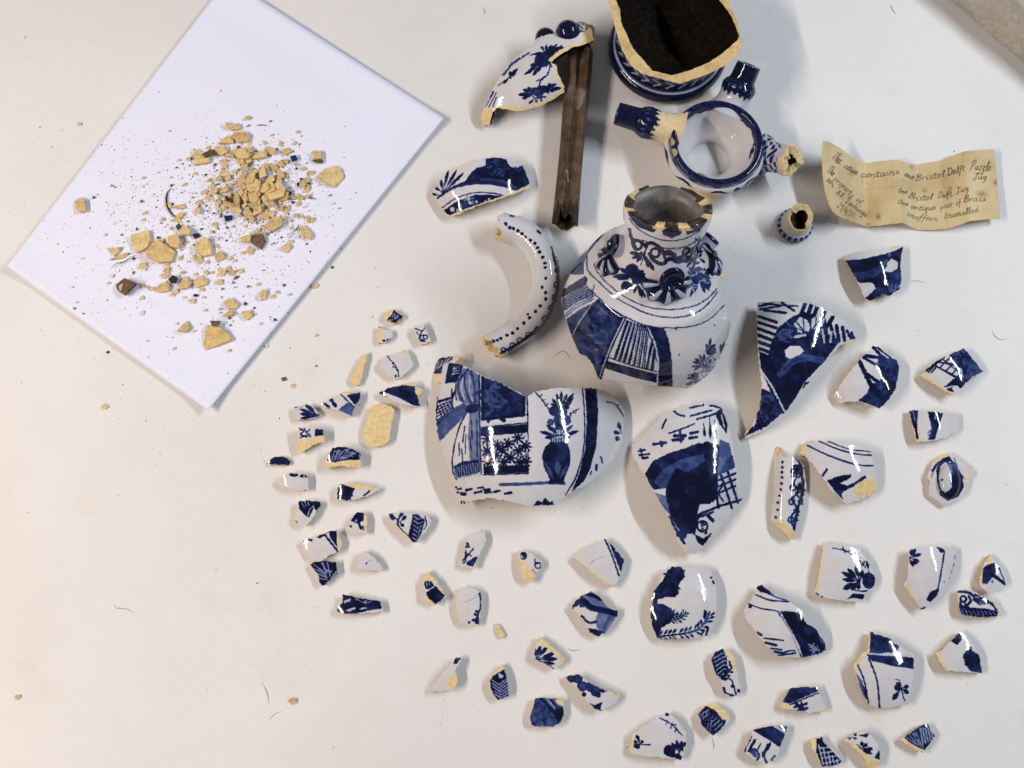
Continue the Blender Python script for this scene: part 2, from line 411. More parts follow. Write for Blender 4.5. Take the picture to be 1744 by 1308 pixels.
def make_paper():
    m, n, l, p = mat('white_copy_paper')
    l.new(ramp(n, l, noise(n, l, 600, 3), [(.3, (.70, .715, .85)), (.7, (.74, .755, .895))]), p.inputs['Base Color']); p.inputs['Roughness'].default_value = .75
    p.inputs['Specular IOR Level'].default_value = .2
    k = 60; g = np.linspace(0, 1, k); U, Vv = np.meshgrid(g, g); uv = np.stack([U.ravel(), Vv.ravel()], 1)
    q = paper_px(uv); W = at(q[:, 0], q[:, 1], paper_z(uv))
    Fc = [(j * k + i, j * k + i + 1, (j + 1) * k + i + 1, (j + 1) * k + i) for j in range(k - 1) for i in range(k - 1)]
    o = mesh_obj('paper_sheet', W, Fc, m)
    md = o.modifiers.new('thick', 'SOLIDIFY'); md.thickness = .00022; md.offset = -1
    tag(o, 'blank white paper sheet lying askew under the heap of clay crumbs', 'paper')
make_paper()

# ------------------------------------------------------------------ turned pieces
def frame_of(ax):
    ax = np.array(ax, float); ax /= np.linalg.norm(ax)
    e1 = np.cross([0, 1, 0] if abs(ax[1]) < .9 else [1, 0, 0], ax); e1 /= np.linalg.norm(e1); return ax, e1, np.cross(ax, e1)
def resample(prof, step):
    P = np.array(prof, float); d = np.r_[0, np.cumsum(np.hypot(*np.diff(P, axis=0).T))]; n = max(int(d[-1] / step), 2)
    s = np.linspace(0, d[-1], n + 1); Q = smooth(P, 8); dq = np.r_[0, np.cumsum(np.hypot(*np.diff(Q, axis=0).T))]
    s = np.linspace(0, dq[-1], n + 1)
    return np.stack([np.interp(s, dq, Q[:, 0]), np.interp(s, dq, Q[:, 1])], 1)
def revolve(o, ax, prof, nphi, step, phi0=0, phi1=2 * math.pi):
    """prof: (radius, distance along axis) in mm -> verts grid [ring, phi], faces, normals"""
    ax, e1, e2 = frame_of(ax); P = resample(prof, step) * .001
    full = abs(phi1 - phi0 - 2 * math.pi) < 1e-6
    a = np.linspace(phi0, phi1, nphi, endpoint=not full)
    rad = np.cos(a)[:, None] * e1 + np.sin(a)[:, None] * e2
    V = o + P[:, None, 1:] * ax + P[:, None, :1] * rad[None]
    m = len(P); Fc = []
    for i in range(m - 1):
        for j in range(nphi if full else nphi - 1):
            k = (j + 1) % nphi; Fc.append((i * nphi + j, i * nphi + k, (i + 1) * nphi + k, (i + 1) * nphi + j))
    return V.reshape(-1, 3), np.array(Fc), P, a
def vnormals(V, Fc):
    N = np.zeros_like(V); A = V[Fc]; fn = np.cross(A[:, 2] - A[:, 0], A[:, 3] - A[:, 1])
    for k in range(4): np.add.at(N, Fc[:, k], fn)
    return N / np.maximum(np.linalg.norm(N, axis=1), 1e-12)[:, None]
def facing(V, N): 
    d = CAM - V; d /= np.linalg.norm(d, axis=1)[:, None]; return (d * N).sum(1)

# -- neck and shoulder of the jug, leaning back on its broken edge
JA = math.radians(22.5)
J_AX = np.array([.03, math.sin(JA), math.cos(JA)]); J_AX /= np.linalg.norm(J_AX)
J_O = at(1139, 349, .138)
J_PROF = [(31.0, 9), (31.6, 4), (31.4, -6), (30.6, -12), (27.4, -15.5), (26.4, -18), (26.4, -24), (27.4, -36), (31, -47), (38, -57), (46, -65), (52.5, -70), (54.5, -73), (55.5, -76), (58.0, -81), (61.5, -88), (65.5, -98), (68, -112), (68.6, -124), (68, -140)]
JAR_CUT = '1500,130 1560,290 1600,420 1640,560 1650,660 1600,790 1560,900 1500,985 1420,1045 1340,1066 1240,1040 1100,1022 960,1016 780,996 560,966 478,962 450,945 410,840 350,757 290,735 230,600 190,500 155,370 130,250 120,200 200,60 240,-120 330,-230 480,-330 600,-360 700,-700 1100,-900 1500,-800 1700,-300'
JAR_PAINT = ('F@P .72 310,590 420,535 470,520 400,600 320,700 290,780 285,885 140,885 135,820 200,700;'
 'Z@P 9 .95 12 250,640 150,820 300,600 270,850;'
 'F@Q .97 120,190 340,52 362,80 355,118 145,240;F .3 140,250 350,120 425,225 150,360;Z 5 .95 16 150,250 400,240 160,360 420,130;Z 5 .95 9 150,260 150,350 350,125 420,225;'
 'F .05 150,365 300,265 440,235 330,330 180,430;S 10 .5 175,405 280,320 420,255;S 8 .6 170,390 270,300 400,250;'
 'F .70 175,430 300,340 460,262 560,330 690,418 580,660 455,945 405,815 350,752 290,735 225,590;Y 22 .86 26 40 5 200,450 450,280 660,430 480,850 300,720;Y 18 .5 14 40 9 250,500 450,300 640,430 460,850;'
 'L 34 .97 455,270 330,430 235,590;L 7 .03 400,290 300,440 222,585;L 46 .93 665,430 570,640 455,925;L 22 .97 690,420 590,630 505,850 470,955;L 10 .05 682,420 575,640 500,830 465,950;'
 'F .03 700,430 880,490 980,640 985,800 975,890 740,830 545,765 600,640;Z 24 .97 7 712,450 890,505 600,775 850,850;L 22 .97 930,610 880,860;L 26 .97 950,690 925,875;Z 7 .05 6 730,470 890,520 620,775 850,850;'
 'L 9 .97 545,765 740,832 972,890;F .97 530,792 740,852 970,908 965,985 760,935 520,860;F .97 895,490 1030,505 1072,610 1100,800 1105,1025 975,1018 985,800 955,640;L 12 .05 890,500 955,640 985,800 970,1018;L 8 .95 870,492 935,640 968,800;'
 'S 9 .9 360,-120 365,0 470,110 600,230 750,320 900,385 1100,415 1280,385 1400,310 1500,190;S 8 .9 420,-60 445,10 540,120 700,240 880,320 1100,345 1300,310 1420,240 1490,165;S 8 .85 385,170 560,330 760,440 900,490 1100,505 1300,485 1440,420 1562,300;'
 'T 34 .88 1420,690 1440,590 1395,650 1480,650 1400,700 1490,720;R 42 10 .9 1440,700 1440,800 1470,880 1400,900;O 36 .72 1440,700 1450,800 1400,860 1480,870 1420,940;T 36 .88 1530,760 1608,605 1555,625 1590,720 1525,650 1585,660;T 30 .85 1380,830 1280,800 1340,740 1300,770 1270,845 1380,730 1290,870;'
 'O 34 .8 1300,930 1540,780 1520,870 1480,960;Y 10 .05 16 30 3 1300,900 1450,760 1540,780 1480,980;T 30 .88 1350,960 1215,1000 1230,940 1300,1010 1330,1055 1290,980;T 32 .88 1400,950 1370,1040 1420,1000 1320,1060 1440,1010;S 8 .9 1240,920 1330,900 1420,880;O 6 .9 1470,482 1135,515 1165,740;'
 'F@P .97 668,200 700,320 800,400 900,418 948,480 905,508 780,462 715,390 664,300;F .97 988,458 1168,458 1165,520 1080,558 1000,525;F .97 1192,470 1225,450 1330,440 1400,370 1420,280 1400,400 1330,490 1220,528;'
 'S 8 .9 695,380 760,462 900,545 1050,582 1200,562 1335,490;S 8 .9 815,578 1000,645 1180,640 1312,578;'
 'S 26 .95 700,480 720,560 800,590 850,640;R 40 24 .95 770,620 930,690 1050,715 1220,690;S 32 .96 840,620 900,600 990,660 1010,700 1090,700 1140,740 1290,640;S 34 .96 880,700 920,760 1000,790 1060,740 1130,770 1220,750 1290,740;'
 'T 46 .92 830,700 700,690 720,740 760,770 850,760 870,820 920,850 790,690 840,690;S 10 .9 850,640 830,700 800,800;F .9 700,520 740,560 770,660 720,640;'
 'T 32 .9 1300,720 1320,560 1360,600 1270,640 1190,780 1210,820 1250,880 1380,780;V 14 .9 7 50 1250,900 1310,700 1330,550;O 46 .78 1320,860 1280,930 1370,900;T 32 .92 1330,880 1440,830 1400,940 1250,960 1430,920 1380,830;Y 10 .1 10 25 6 1250,820 1400,820 1380,950 1260,950;'
 'O 62 .84 720,850 770,900;T 40 .92 760,880 560,900 600,830 640,930 830,850 850,920 620,850;T@Q 40 .92 780,60 580,60 620,80 660,40 870,30 850,130;O 44 .84 790,80 700,140;T 40 .92 790,110 660,160 690,190 770,200 840,240 720,180 820,180 870,240;'
 'T@Q 36 .9 1330,60 1260,0 1240,160 1260,230 1420,60 1440,20 1390,200 1430,180 1300,190;O 44 .76 1320,70 1400,120;Y 9 .08 9 26 8 1250,20 1420,20 1420,160 1260,180;T@P 30 .9 520,610 560,550 510,600 540,650')
def make_jar():
    root = empty('neck_fragment', (J_O[0] - J_AX[0] * .12, J_O[1] - J_AX[1] * .12, 0))
    tag(root, 'leaning jug neck and shoulder with shell bosses and a chipped dark rim', 'jug neck')
    nphi = 760
    V, Fc, P, a = revolve(J_O, J_AX, J_PROF, nphi, .56)
    # the mouth is broken on a slant: front stands higher than the back, with uneven steps
    m = len(P); ax, e1, e2 = frame_of(J_AX)
    front = np.cos(a - math.atan2(-e2[1], -e1[1]))
    rimh = -1 + 9.5 * front + .5 * np.sin(a * 7 + 1) + .3 * np.sin(a * 17)
    h = P[:, 1] * 1000; prof0 = h.copy()
    G = V.reshape(m, nphi, 3)
    top = h > -15
    for i in np.nonzero(top)[0]:
        w = (h[i] + 15) / 24.0
        newh = -15 + w * (rimh + 15)
        G[i] += ((newh - h[i]) * .001)[:, None] * ax
    V = G.reshape(-1, 3)
    N = vnormals(V, Fc); px = proj(V); fc = facing(V, N)
    if fc[(px[:, 1] > 560)].mean() < 0: Fc = Fc[:, ::-1]; N = -N; fc = -fc
    cut = pts(JAR_CUT, 'Q'); keep = inside(px, cut) | (fc < 0.0)
    # far side of the shoulder: broken away along an uneven line
    phi = np.tile(a, m); hh = np.repeat(h, nphi); bk = -np.cos(phi - math.atan2(-e2[1], -e1[1]))
    keep &= ~((hh < -92 - 14 * bk + 6 * np.sin(phi * 5) + 3 * np.sin(phi * 13)) & (fc < .0))
    keep &= V[:, 2] > .0006
    Fk = Fc[keep[Fc].all(1)]
    used = np.zeros(len(V), bool); used[Fk.ravel()] = True; mp = np.cumsum(used) - 1
    c = Canvas(px[used]); c.run(JAR_PAINT, 'P'); c.pool()
    ring = np.repeat(np.arange(m), nphi)[used]; f2 = fc[used]
    c.dens[f2 < .02] = 0
    rim = ring <= 2
    c.brn[rim] = 1; c.dens[rim] = 0
    for hw, ch in zip((.17, .10, .09, .13, .10, .13, .12, .17), ('885,60 1000,45 1005,100 940,112 885,95', '1060,62 1130,125 1230,110 1100,160 1040,90', '1390,205 1300,215 1295,250 1385,225', '1400,310 1310,315 1305,370 1400,390', '1220,450 1160,460 1120,400 1200,430', '1040,460 960,440 900,385 1030,405', '800,320 720,320 695,245 760,260', '770,205 690,165 720,110 780,95 795,150')):
        q = pts(ch, 'P'); aa = np.arctan2((q[:, 1] - 347) / 37, (q[:, 0] - 1137) / 72); cm = np.arctan2(np.sin(aa).mean(), np.cos(aa).mean())
        va = np.arctan2((px[used][:, 1] - 347) / 37, (px[used][:, 0] - 1137) / 72); dw = np.abs((va - cm + np.pi) % (2 * np.pi) - np.pi)
        c.bis[(ring <= 4) & (dw < hw + .035 * np.sin(ring * 1.7 + hw * 90))] = 1
    E = {}
    for f in Fk:
        for k in range(4):
            e = (min(f[k], f[(k + 1) % 4]), max(f[k], f[(k + 1) % 4])); E[e] = E.get(e, 0) + 1
    bd = np.zeros(len(V), bool)
    for e, n in E.items():
        if n == 1: bd[list(e)] = True
    low = bd[used] & (ring > 20); c.bis[low] = 1
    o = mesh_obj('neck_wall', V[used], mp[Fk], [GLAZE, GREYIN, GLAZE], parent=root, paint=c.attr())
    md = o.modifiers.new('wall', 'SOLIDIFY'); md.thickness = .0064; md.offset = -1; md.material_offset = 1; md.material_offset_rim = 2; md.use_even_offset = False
    # relief bosses
    def spot(x, y):
        d = np.hypot(px[:, 0] - x, px[:, 1] - y) + np.where(fc > 0, 0, 1e3); k = d.argmin(); return V[k], N[k]
    def boss(x, y, r, h, nm='round_boss'):
        p, nn = spot(x, y)
        pr = [(r * .98, -3), (r, h * .5), (r * .96, h * .85), (r * .8, h), (r * .62, h * .8), (r * .3, h * .6), (.05, h * .6)]
        Vb, Fb, Pb, ab = revolve(p, nn, pr, 48, .5)
        d = np.repeat(np.linspace(0, 1, len(Pb)), 48); pa = np.zeros((len(Vb), 4)); pa[:, 3] = 1; pa[:, 0] = np.where(d > .42, .93, .1)
        mesh_obj(nm, Vb, Fb, GLAZE, parent=root, paint=pa)
    def shell(x, y, w, h, dx=0):
        p, nn = spot(x, y)
        dn = -J_AX - nn * (-J_AX @ nn); dn /= np.linalg.norm(dn); sd = np.cross(nn, dn)
        nr, na = 16, 72; Vs = []; pa = []
        for i in range(nr):
            r = i / (nr - 1)
            for j in range(na):
                b = -1.85 + 3.7 * j / (na - 1); sc = math.cos(b * 8.2)
                rr = r * (1 + .06 * sc)
                z = (5.0 + 1.3 * sc * min(r * 2, 1)) * max(1 - r ** 4, 0) ** .6 - .6 * (r > .98)
                Vs.append(p + sd * (w * rr * math.sin(b)) * .001 + dn * (h * (rr * math.cos(b) - .55)) * .001 + nn * z * .001)
                dd = .93 - .80 * (sc > .35) * (r > .35) * (r < .95); pa.append((dd, 0, 0, 1))
        Fs = [(i * na + j, (i + 1) * na + j, (i + 1) * na + j + 1, i * na + j + 1) for i in range(nr - 1) for j in range(na - 1)]
        mesh_obj('shell_boss', np.array(Vs), Fs, GLAZE, parent=root, paint=np.array(pa))
    boss(1056, 420, 8.6, 7.0); boss(1141, 470, 9.8, 7.0); boss(1204, 414, 7.4, 7.0)
    shell(1029, 447, 16, 15); shell(1136, 502, 18, 16.5); shell(1217, 448, 15, 15)
make_jar()

# -- puzzle rim with its nozzles
def tube_along(o, d, prof, nphi=64, step=.5):
    return revolve(o, d, prof, nphi, step)
N_O = at(1221, 243, .034)
def make_rim():
    root = empty('rim_fragment', (N_O[0], N_O[1], 0)); tag(root, 'round jug rim ring with blue nozzles and a see-through neck', 'jug rim')
    prof = [(17.5, -33), (25, -31.5), (33, -25), (39.5, -16), (42.3, -10), (41.6, -6), (39.2, -3.2), (38.6, -1.0), (38.0, 1.6), (35.8, 2.4), (33.6, 1.4), (32.6, -2), (31.6, -8), (27.0, -15), (21.5, -20.5), (18.0, -25.5), (17.2, -29), (17.5, -33)]
    V, Fc, P, a = revolve(N_O, (0.0, 0.03, 1), prof, 420, .55)
    N = vnormals(V, Fc); fc = facing(V, N); px = proj(V)
    if fc[px[:, 1] > 310].mean() < 0: Fc = Fc[:, ::-1]; fc = -fc
    c = Canvas(px); ring = np.repeat(np.arange(len(P)), 420); mi = P[:, 1].argmax() - 8; phi = np.tile(a, len(P))
    s = ring - mi
    wav = 2.0 * np.sin(phi * 11) + 1.2 * np.sin(phi * 23 + 1)
    c.dens = np.clip((s + 5 + wav * .3) / 1.5, 0, 1) * np.clip((24 + wav - s) / 2, 0, 1) * (.84 + .14 * np.sin(phi * 29 + s * .5) * np.sin(phi * 13 + 2))
    out = (s < 0)
    wig = np.abs(s + 17 + 5 * np.sin(phi * 9)) < 2.0
    c.dens = np.where(out & wig, .9, c.dens); c.dens = np.where(out & (np.abs(s + 6) < 1), .85, c.dens)
    cc = Canvas(px); cc.run('S 30 .92 560,470 590,560 600,640 650,690 690,740;S 26 .92 980,850 1090,810 1150,770 1230,740 1310,690;O 30 .9 1120,770;B 700,700 760,730 900,770 1000,820 900,880 860,850 740,790', 'N')
    c.dens = np.where(out, np.maximum(c.dens, cc.dens), c.dens); c.bis = np.where(out, cc.bis * .75, 0)
    worn = Canvas(px); worn.run('O 30 1 620,400 640,480;O 14 1 800,700 900,725 700,640', 'N'); c.bis = np.maximum(c.bis, worn.dens * .55 * (s > 0) * (s < 12))
    mesh_obj('rim_ring', V, Fc, GLAZE, parent=root, paint=c.attr())
    def nozzle(px0, z0, px1, z1, prof, fn, nm='nozzle', inner=True):
        o = at(px0[0], px0[1], z0); e = at(px1[0], px1[1], z1); L = np.linalg.norm(e - o) * 1000
        pr = [(r, s * L) for r, s in prof]
        Vn, Fn, Pn, an = revolve(o, e - o, pr, 72, .5)
        s = np.repeat(np.linspace(0, 1, len(Pn)), 72); ph = np.tile(an, len(Pn)); h = np.repeat(Pn[:, 1], 72) * 1000 / L
        if nm == 'broken_nozzle': Vn = Vn + ((e - o) / L)[None] * ((2.2 * np.sin(ph * 2 + 1) + 1.3 * np.sin(ph * 5) + .6 * np.sin(ph * 11)) * np.clip((h - .5) / .5, 0, 1))[:, None]
        pa = np.zeros((len(Vn), 4)); pa[:, 3] = 1; fn(pa, h, ph, s); mesh_obj(nm, Vn, Fn, GLAZE, parent=root, paint=pa)
    def blue(clay):
        def fn(pa, h, ph, s):
            ed = .40 + .035 * np.sin(ph * 17) + .02 * np.sin(ph * 5)
            pa[:, 0] = np.where(h > ed, .92, .05); pa[:, 0] = np.where((h > ed + .10) & (h < ed + .16) & (np.sin(ph * 17) > .2), .45, pa[:, 0])
            if clay: pa[:, 1] = np.where(h < ed, .8, 0)
            pa[:, 2] = np.where(s > .93, 1, 0)
        return fn
    prof1 = [(17, 0), (13, .13), (11.2, .30), (11.8, .46), (12.0, .54), (10.6, .62), (9.0, .68), (8.6, .85), (8.4, .985), (8.0, 1), (4.6, 1), (4.2, .96), (4.0, .75)]
    nozzle((1158, 226), .022, (1050, 193), .028, [(r * 1.12, s_) for r, s_ in prof1], blue(True))
    nozzle((1240, 190), .018, (1276, 110), .043, [(r * 1.22, s_) for r, s_ in prof1], blue(False))
    def broken(pa, h, ph, s):
        pa[:, 0] = np.where((np.sin(h * 30 + np.sin(ph * 4) * 2) * np.sin(ph * 6 + h * 9) > .1) & (h < .8), .85, .08); pa[:, 1] = np.where(s > .52 + .03 * np.sin(ph * 3), 1, 0); pa[:, 2] = np.where(s > .74, 1, 0); pa[:, 1] = np.where(s > .74, 0, pa[:, 1])
    prof2 = [(18, 0), (13.5, .25), (12.4, .6), (12.8, .97), (12.2, 1.02), (9, 1.0), (5.5, .99), (5, .92), (4.6, .5)]
    nozzle((1299, 264), .016, (1347, 274), .034, prof2, broken, 'broken_nozzle')
    def stub(pa, h, ph, s): pa[:, 1] = .85; pa[:, 2] = np.where(s > .9, 1, 0)
    nozzle((1208, 316), .012, (1184, 342), .010, [(15, 0), (12, .4), (11, .95), (9, 1), (5, 1), (4, .9), (4, .5)], stub, 'handle_stub')
make_rim()

# -- jug foot, a thick broken bowl with a dark inside
def make_base():
    c0 = at(1137, 84, .004); root = empty('foot_fragment', (c0[0], c0[1], 0)); tag(root, 'broken jug foot with blue base ring and black inside at the picture edge', 'jug foot')
    out = pts('160,0 180,90 215,230 255,360 320,480 400,540 480,563 690,620 770,592 900,547 1030,482 1095,425 1140,372 1143,290 1112,150 1070,60 1030,-60 900,-230 640,-320 380,-270 200,-150', 'L')
    inn = pts('212,0 245,70 250,160 300,270 340,360 405,432 485,525 630,560 770,520 900,465 1000,400 1120,295 1128,265 1100,190 1080,140 1045,80 965,-20 860,-170 650,-250 420,-210 260,-110', 'L')
    rg = random.Random(4); nphi = 420; a = np.linspace(0, 2 * math.pi, nphi, endpoint=False)
    zt = .060 + .0018 * np.sin(a * 3 + 1) + .0006 * np.sin(a * 7 + 2)
    def ray_ring(poly, cx, cy):
        B = rough_outline(poly, .55, rg, 1.5); ang = np.arctan2(-(B[:, 1] - cy), B[:, 0] - cx) % (2 * math.pi); o = ang.argsort()
        r = np.hypot(B[:, 0] - cx, B[:, 1] - cy)[o]; return np.interp(a, ang[o], r, period=2 * math.pi)
    cx, cy = 1148, 25
    ro, ri = ray_ring(out, cx, cy), ray_ring(inn, cx, cy)
    Ro = at(cx + ro * np.cos(a), cy - ro * np.sin(a), zt); Ri = at(cx + ri * np.cos(a), cy - ri * np.sin(a), zt - .0008)
    circ = lambda r, z, f=0: c0[None] * (1, 1, 0) + np.stack([r * .001 * np.cos(a), r * .001 * np.sin(a), 0 * a + z * .001], 1)
    rings = []
    foot = resample([(40, .5), (47, .5), (51.5, 3), (52.5, 7), (51, 11.5), (48.2, 13.5), (47.2, 15), (47.2, 17), (45.5, 20), (45, 26), (46.5, 33)], .55)
    for r, z in foot: rings.append(circ(r, z))
    base_last = rings[-1]
    for k in range(1, 41):
        t = k / 40; w = t * t * (3 - 2 * t); w = .35 * t + .65 * w
        rings.append(base_last * (1 - w) * (1, 1, 0) + Ro * w * (1, 1, 0) + (base_last * (1 - t) + Ro * t) * (0, 0, 1))
    no = len(rings)
    V = np.vstack(rings); Fc = [(i * nphi + j, i * nphi + (j + 1) % nphi, (i + 1) * nphi + (j + 1) % nphi, (i + 1) * nphi + j) for i in range(no - 1) for j in range(nphi)]
    px = proj(V); z = V[:, 2] * 1000; ph = np.tile(a, no)
    dens = np.where(z < 13, .93, 0.); dens = np.where((z >= 13) & (z < 14.6), .15, dens); dens = np.where((z >= 14.6) & (z < 34), .95, dens)
    wv = np.sin(ph * 26 + np.sin((z - 24) * .7) * 1.6) * np.cos((z - 23.5) * .22)
    dens = np.where((z > 16.5) & (z < 31) & (wv > .35), .22, dens); dens = np.where((z >= 34) & (z < 35.5), .9, dens)
    pa = np.zeros((len(V), 4)); pa[:, 3] = 1; pa[:, 0] = dens
    mesh_obj('foot_wall', V, Fc, GLAZE, parent=root, paint=pa)
    # broken edge with a raw clay face
    br = [Ro]
    for t in (.2, .4, .6, .8): 
        q = Ro * (1 - t) + Ri * t; q = q + np.array([[0, 0, rg.uniform(-1, 1) * .0003] for _ in range(nphi)]); br.append(q)
    br.append(Ri); Ve = np.vstack(br); Fe = [(i * nphi + j, i * nphi + (j + 1) % nphi, (i + 1) * nphi + (j + 1) % nphi, (i + 1) * nphi + j) for i in range(5) for j in range(nphi)]
    mesh_obj('broken_edge', Ve, Fe, CLAYM, parent=root, smooth_=False)
    ir = [Ri]
    for k in range(1, 25):
        t = k / 24; q = circ(40 * (1 - t ** 6) + .01, 0); w = min(t * 1.6, 1) ** .8
        p = Ri * (1 - w) + q * w; p[:, 2] = np.maximum(Ri[:, 2] * (1 - t ** .8) + .011 * t, .011); ir.append(p)
    Vi = np.vstack(ir); Fi = [(i * nphi + j, i * nphi + (j + 1) % nphi, (i + 1) * nphi + (j + 1) % nphi, (i + 1) * nphi + j) for i in range(24) for j in range(nphi)]
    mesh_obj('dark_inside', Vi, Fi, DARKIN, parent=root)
make_base()

# -- curved handle, a swept hollow tube
def make_handle():
    C = smooth(pts('440,480 545,512 615,572 660,650 683,740 678,830 642,935 560,1040 480,1092 385,1150', 'J'), 30)
    W = at(C[:, 0], C[:, 1], .0125); W[:, 2] = .0125 + .003 * np.sin(np.linspace(0, math.pi, len(W)))
    n = len(W); T = np.gradient(W, axis=0); T[:, 2] = 0; T /= np.linalg.norm(T, axis=1)[:, None]; S = np.stack([T[:, 1], -T[:, 0], 0 * T[:, 0]], 1)
    rg = random.Random(12); k = 140; a = np.linspace(0, 2 * math.pi, k, endpoint=False); R = np.interp(np.linspace(0, 1, n), [0, .2, .5, 1], [12.0, 12.2, 11.6, 11.0]) * .001
    endw0 = .0035 * np.sin(a * 2 + 1) + .0012 * np.sin(a * 9); endw1 = .0025 * np.sin(a + 2) + .001 * np.sin(a * 8)
    t = np.linspace(0, 1, n)
    V = W[:, None] + R[:, None, None] * (np.cos(a)[None, :, None] * S[:, None] * 1.02 + np.sin(a)[None, :, None] * np.array([0, 0, 1.0])) + T[:, None] * (endw0[None, :, None] * ((1 - t) ** 6)[:, None, None] + endw1[None, :, None] * (t ** 6)[:, None, None])
    V[..., 2] = np.maximum(V[..., 2], .0004)
    V = V.reshape(-1, 3); Fc = np.array([(i * k + j, i * k + (j + 1) % k, (i + 1) * k + (j + 1) % k, (i + 1) * k + j) for i in range(n - 1) for j in range(k)])
    N = vnormals(V, Fc); fc = facing(V, N); px = proj(V)
    if fc[V[:, 2] > .018].mean() < 0: Fc = Fc[:, ::-1]; fc = -fc
    c = Canvas(px); c.run('O 9 .95 462,460 485,482 505,487 530,500 552,518 570,535 600,553 625,570 640,595 650,618 668,648 680,680 682,705 685,765 665,815 685,845 685,880 655,918 628,950 595,985 563,1015 528,1045 500,1070 470,1083 435,1100 415,1110 393,1115;'
        'S 10 .9 718,590 735,650 760,700 748,760 762,800 745,860 740,920 700,980 660,1030 600,1075 540,1120 470,1160 400,1205;S 14 .92 725,620 742,690 755,780 730,900 690,990 650,1050 560,1110 480,1170;R 14 7 .9 742,660 750,720 745,800 735,870 715,930 680,990 640,1050 590,1080 540,1110 500,1140 450,1165;L 10 .9 490,418 505,420;L 12 .9 640,500 655,515;L 10 .8 460,455 465,470;O 6 .95 585,965', 'J')
    c.dens[fc < .0] = 0
    root = mesh_obj('handle_fragment', V, Fc, [GLAZE, CLAYM, CLAYM], paint=c.attr())
    md = root.modifiers.new('wall', 'SOLIDIFY'); md.thickness = .0045; md.offset = -1; md.material_offset = 1; md.material_offset_rim = 1
    tag(root, 'curved white jug handle with a line of blue dots', 'handle')
make_handle()

# -- small broken nozzle standing on its wide end
def make_nozzle():
    o = at(1352, 386, 0.0005); root = empty('nozzle_stub', tuple(o)); tag(root, 'small broken nozzle standing upright with striped blue base beside the note', 'nozzle')
    prof = [(13.6, 0), (14.8, 1.5), (15.2, 4), (14.2, 6.5), (12.2, 8), (11.4, 11), (10.9, 15), (10.5, 19)]
    V, Fc, P, a = revolve(o, (0, 0, 1), prof, 160, .45); G = V.reshape(len(P), 160, 3)
    V2 = G.copy(); slant = 3.0 + 5.0 * np.sin(a - .2) + .5 * np.sin(a * 7)
    for i in range(len(P)):
        h = P[i, 1] * 1000; w = max(0, (h - 8) / 11); V2[i, :, 2] += w * slant * .001
    V = V2.reshape(-1, 3); h = np.repeat(P[:, 1], 160) * 1000; ph = np.tile(a, len(P))
    pa = np.zeros((len(V), 4)); pa[:, 3] = 1
    pa[:, 0] = np.where(h < 3.4, .92, np.where(h < 7.2, np.where(np.sin(ph * 18) > -.1, .9, .2), .06)); pa[:, 1] = np.where((h > 8.5) & (h < 18.5), .45, 0)
    mesh_obj('glazed_wall', V, Fc, GLAZE, parent=root, paint=pa)
    top = V2[-1]; cen = top.mean(0) + np.array([0.0008, -.0004, -.001])
    r1 = cen + (top - cen) * .97 - [0, 0, .0004]; r2 = cen + (top - cen) * np.where((np.cos(a + 2.3) > .2), .80, .52)[:, None] * (1, 1, 1); r2[:, 2] -= np.where(np.cos(a + 2.3) > .2, .003, 0)
    r3 = cen + (top - cen) * (.44, .62, 1) ; r3[:, 2] = r2[:, 2] - .001
    k = 160; mk = lambda A, B: (np.vstack([A, B]), [(j, (j + 1) % k, k + (j + 1) % k, k + j) for j in range(k)])
    Vb, Fb = mk(top, r1); Vc = np.vstack([top, r1, r2]); Fcl = [(i * k + j, i * k + (j + 1) % k, (i + 1) * k + (j + 1) % k, (i + 1) * k + j) for i in range(2) for j in range(k)]
    mesh_obj('broken_edge', Vc, Fcl, CLAYM, parent=root, smooth_=False)
    m, n_, l_, p = mat('red_brown_slip'); p.inputs['Base Color'].default_value = (.045, .008, .005, 1); p.inputs['Roughness'].default_value = .3
    r4 = r3 * 1.0; r4[:, 2] = .006; cc = cen * 1.0; r5 = np.repeat([[cen[0], cen[1], .005]], k, 0)
    Vi = np.vstack([r2, r3, r4, r5]); Fi = [(i * k + j, i * k + (j + 1) % k, (i + 1) * k + (j + 1) % k, (i + 1) * k + j) for i in range(3) for j in range(k)]
    mesh_obj('bore', Vi, Fi, m, parent=root)
make_nozzle()

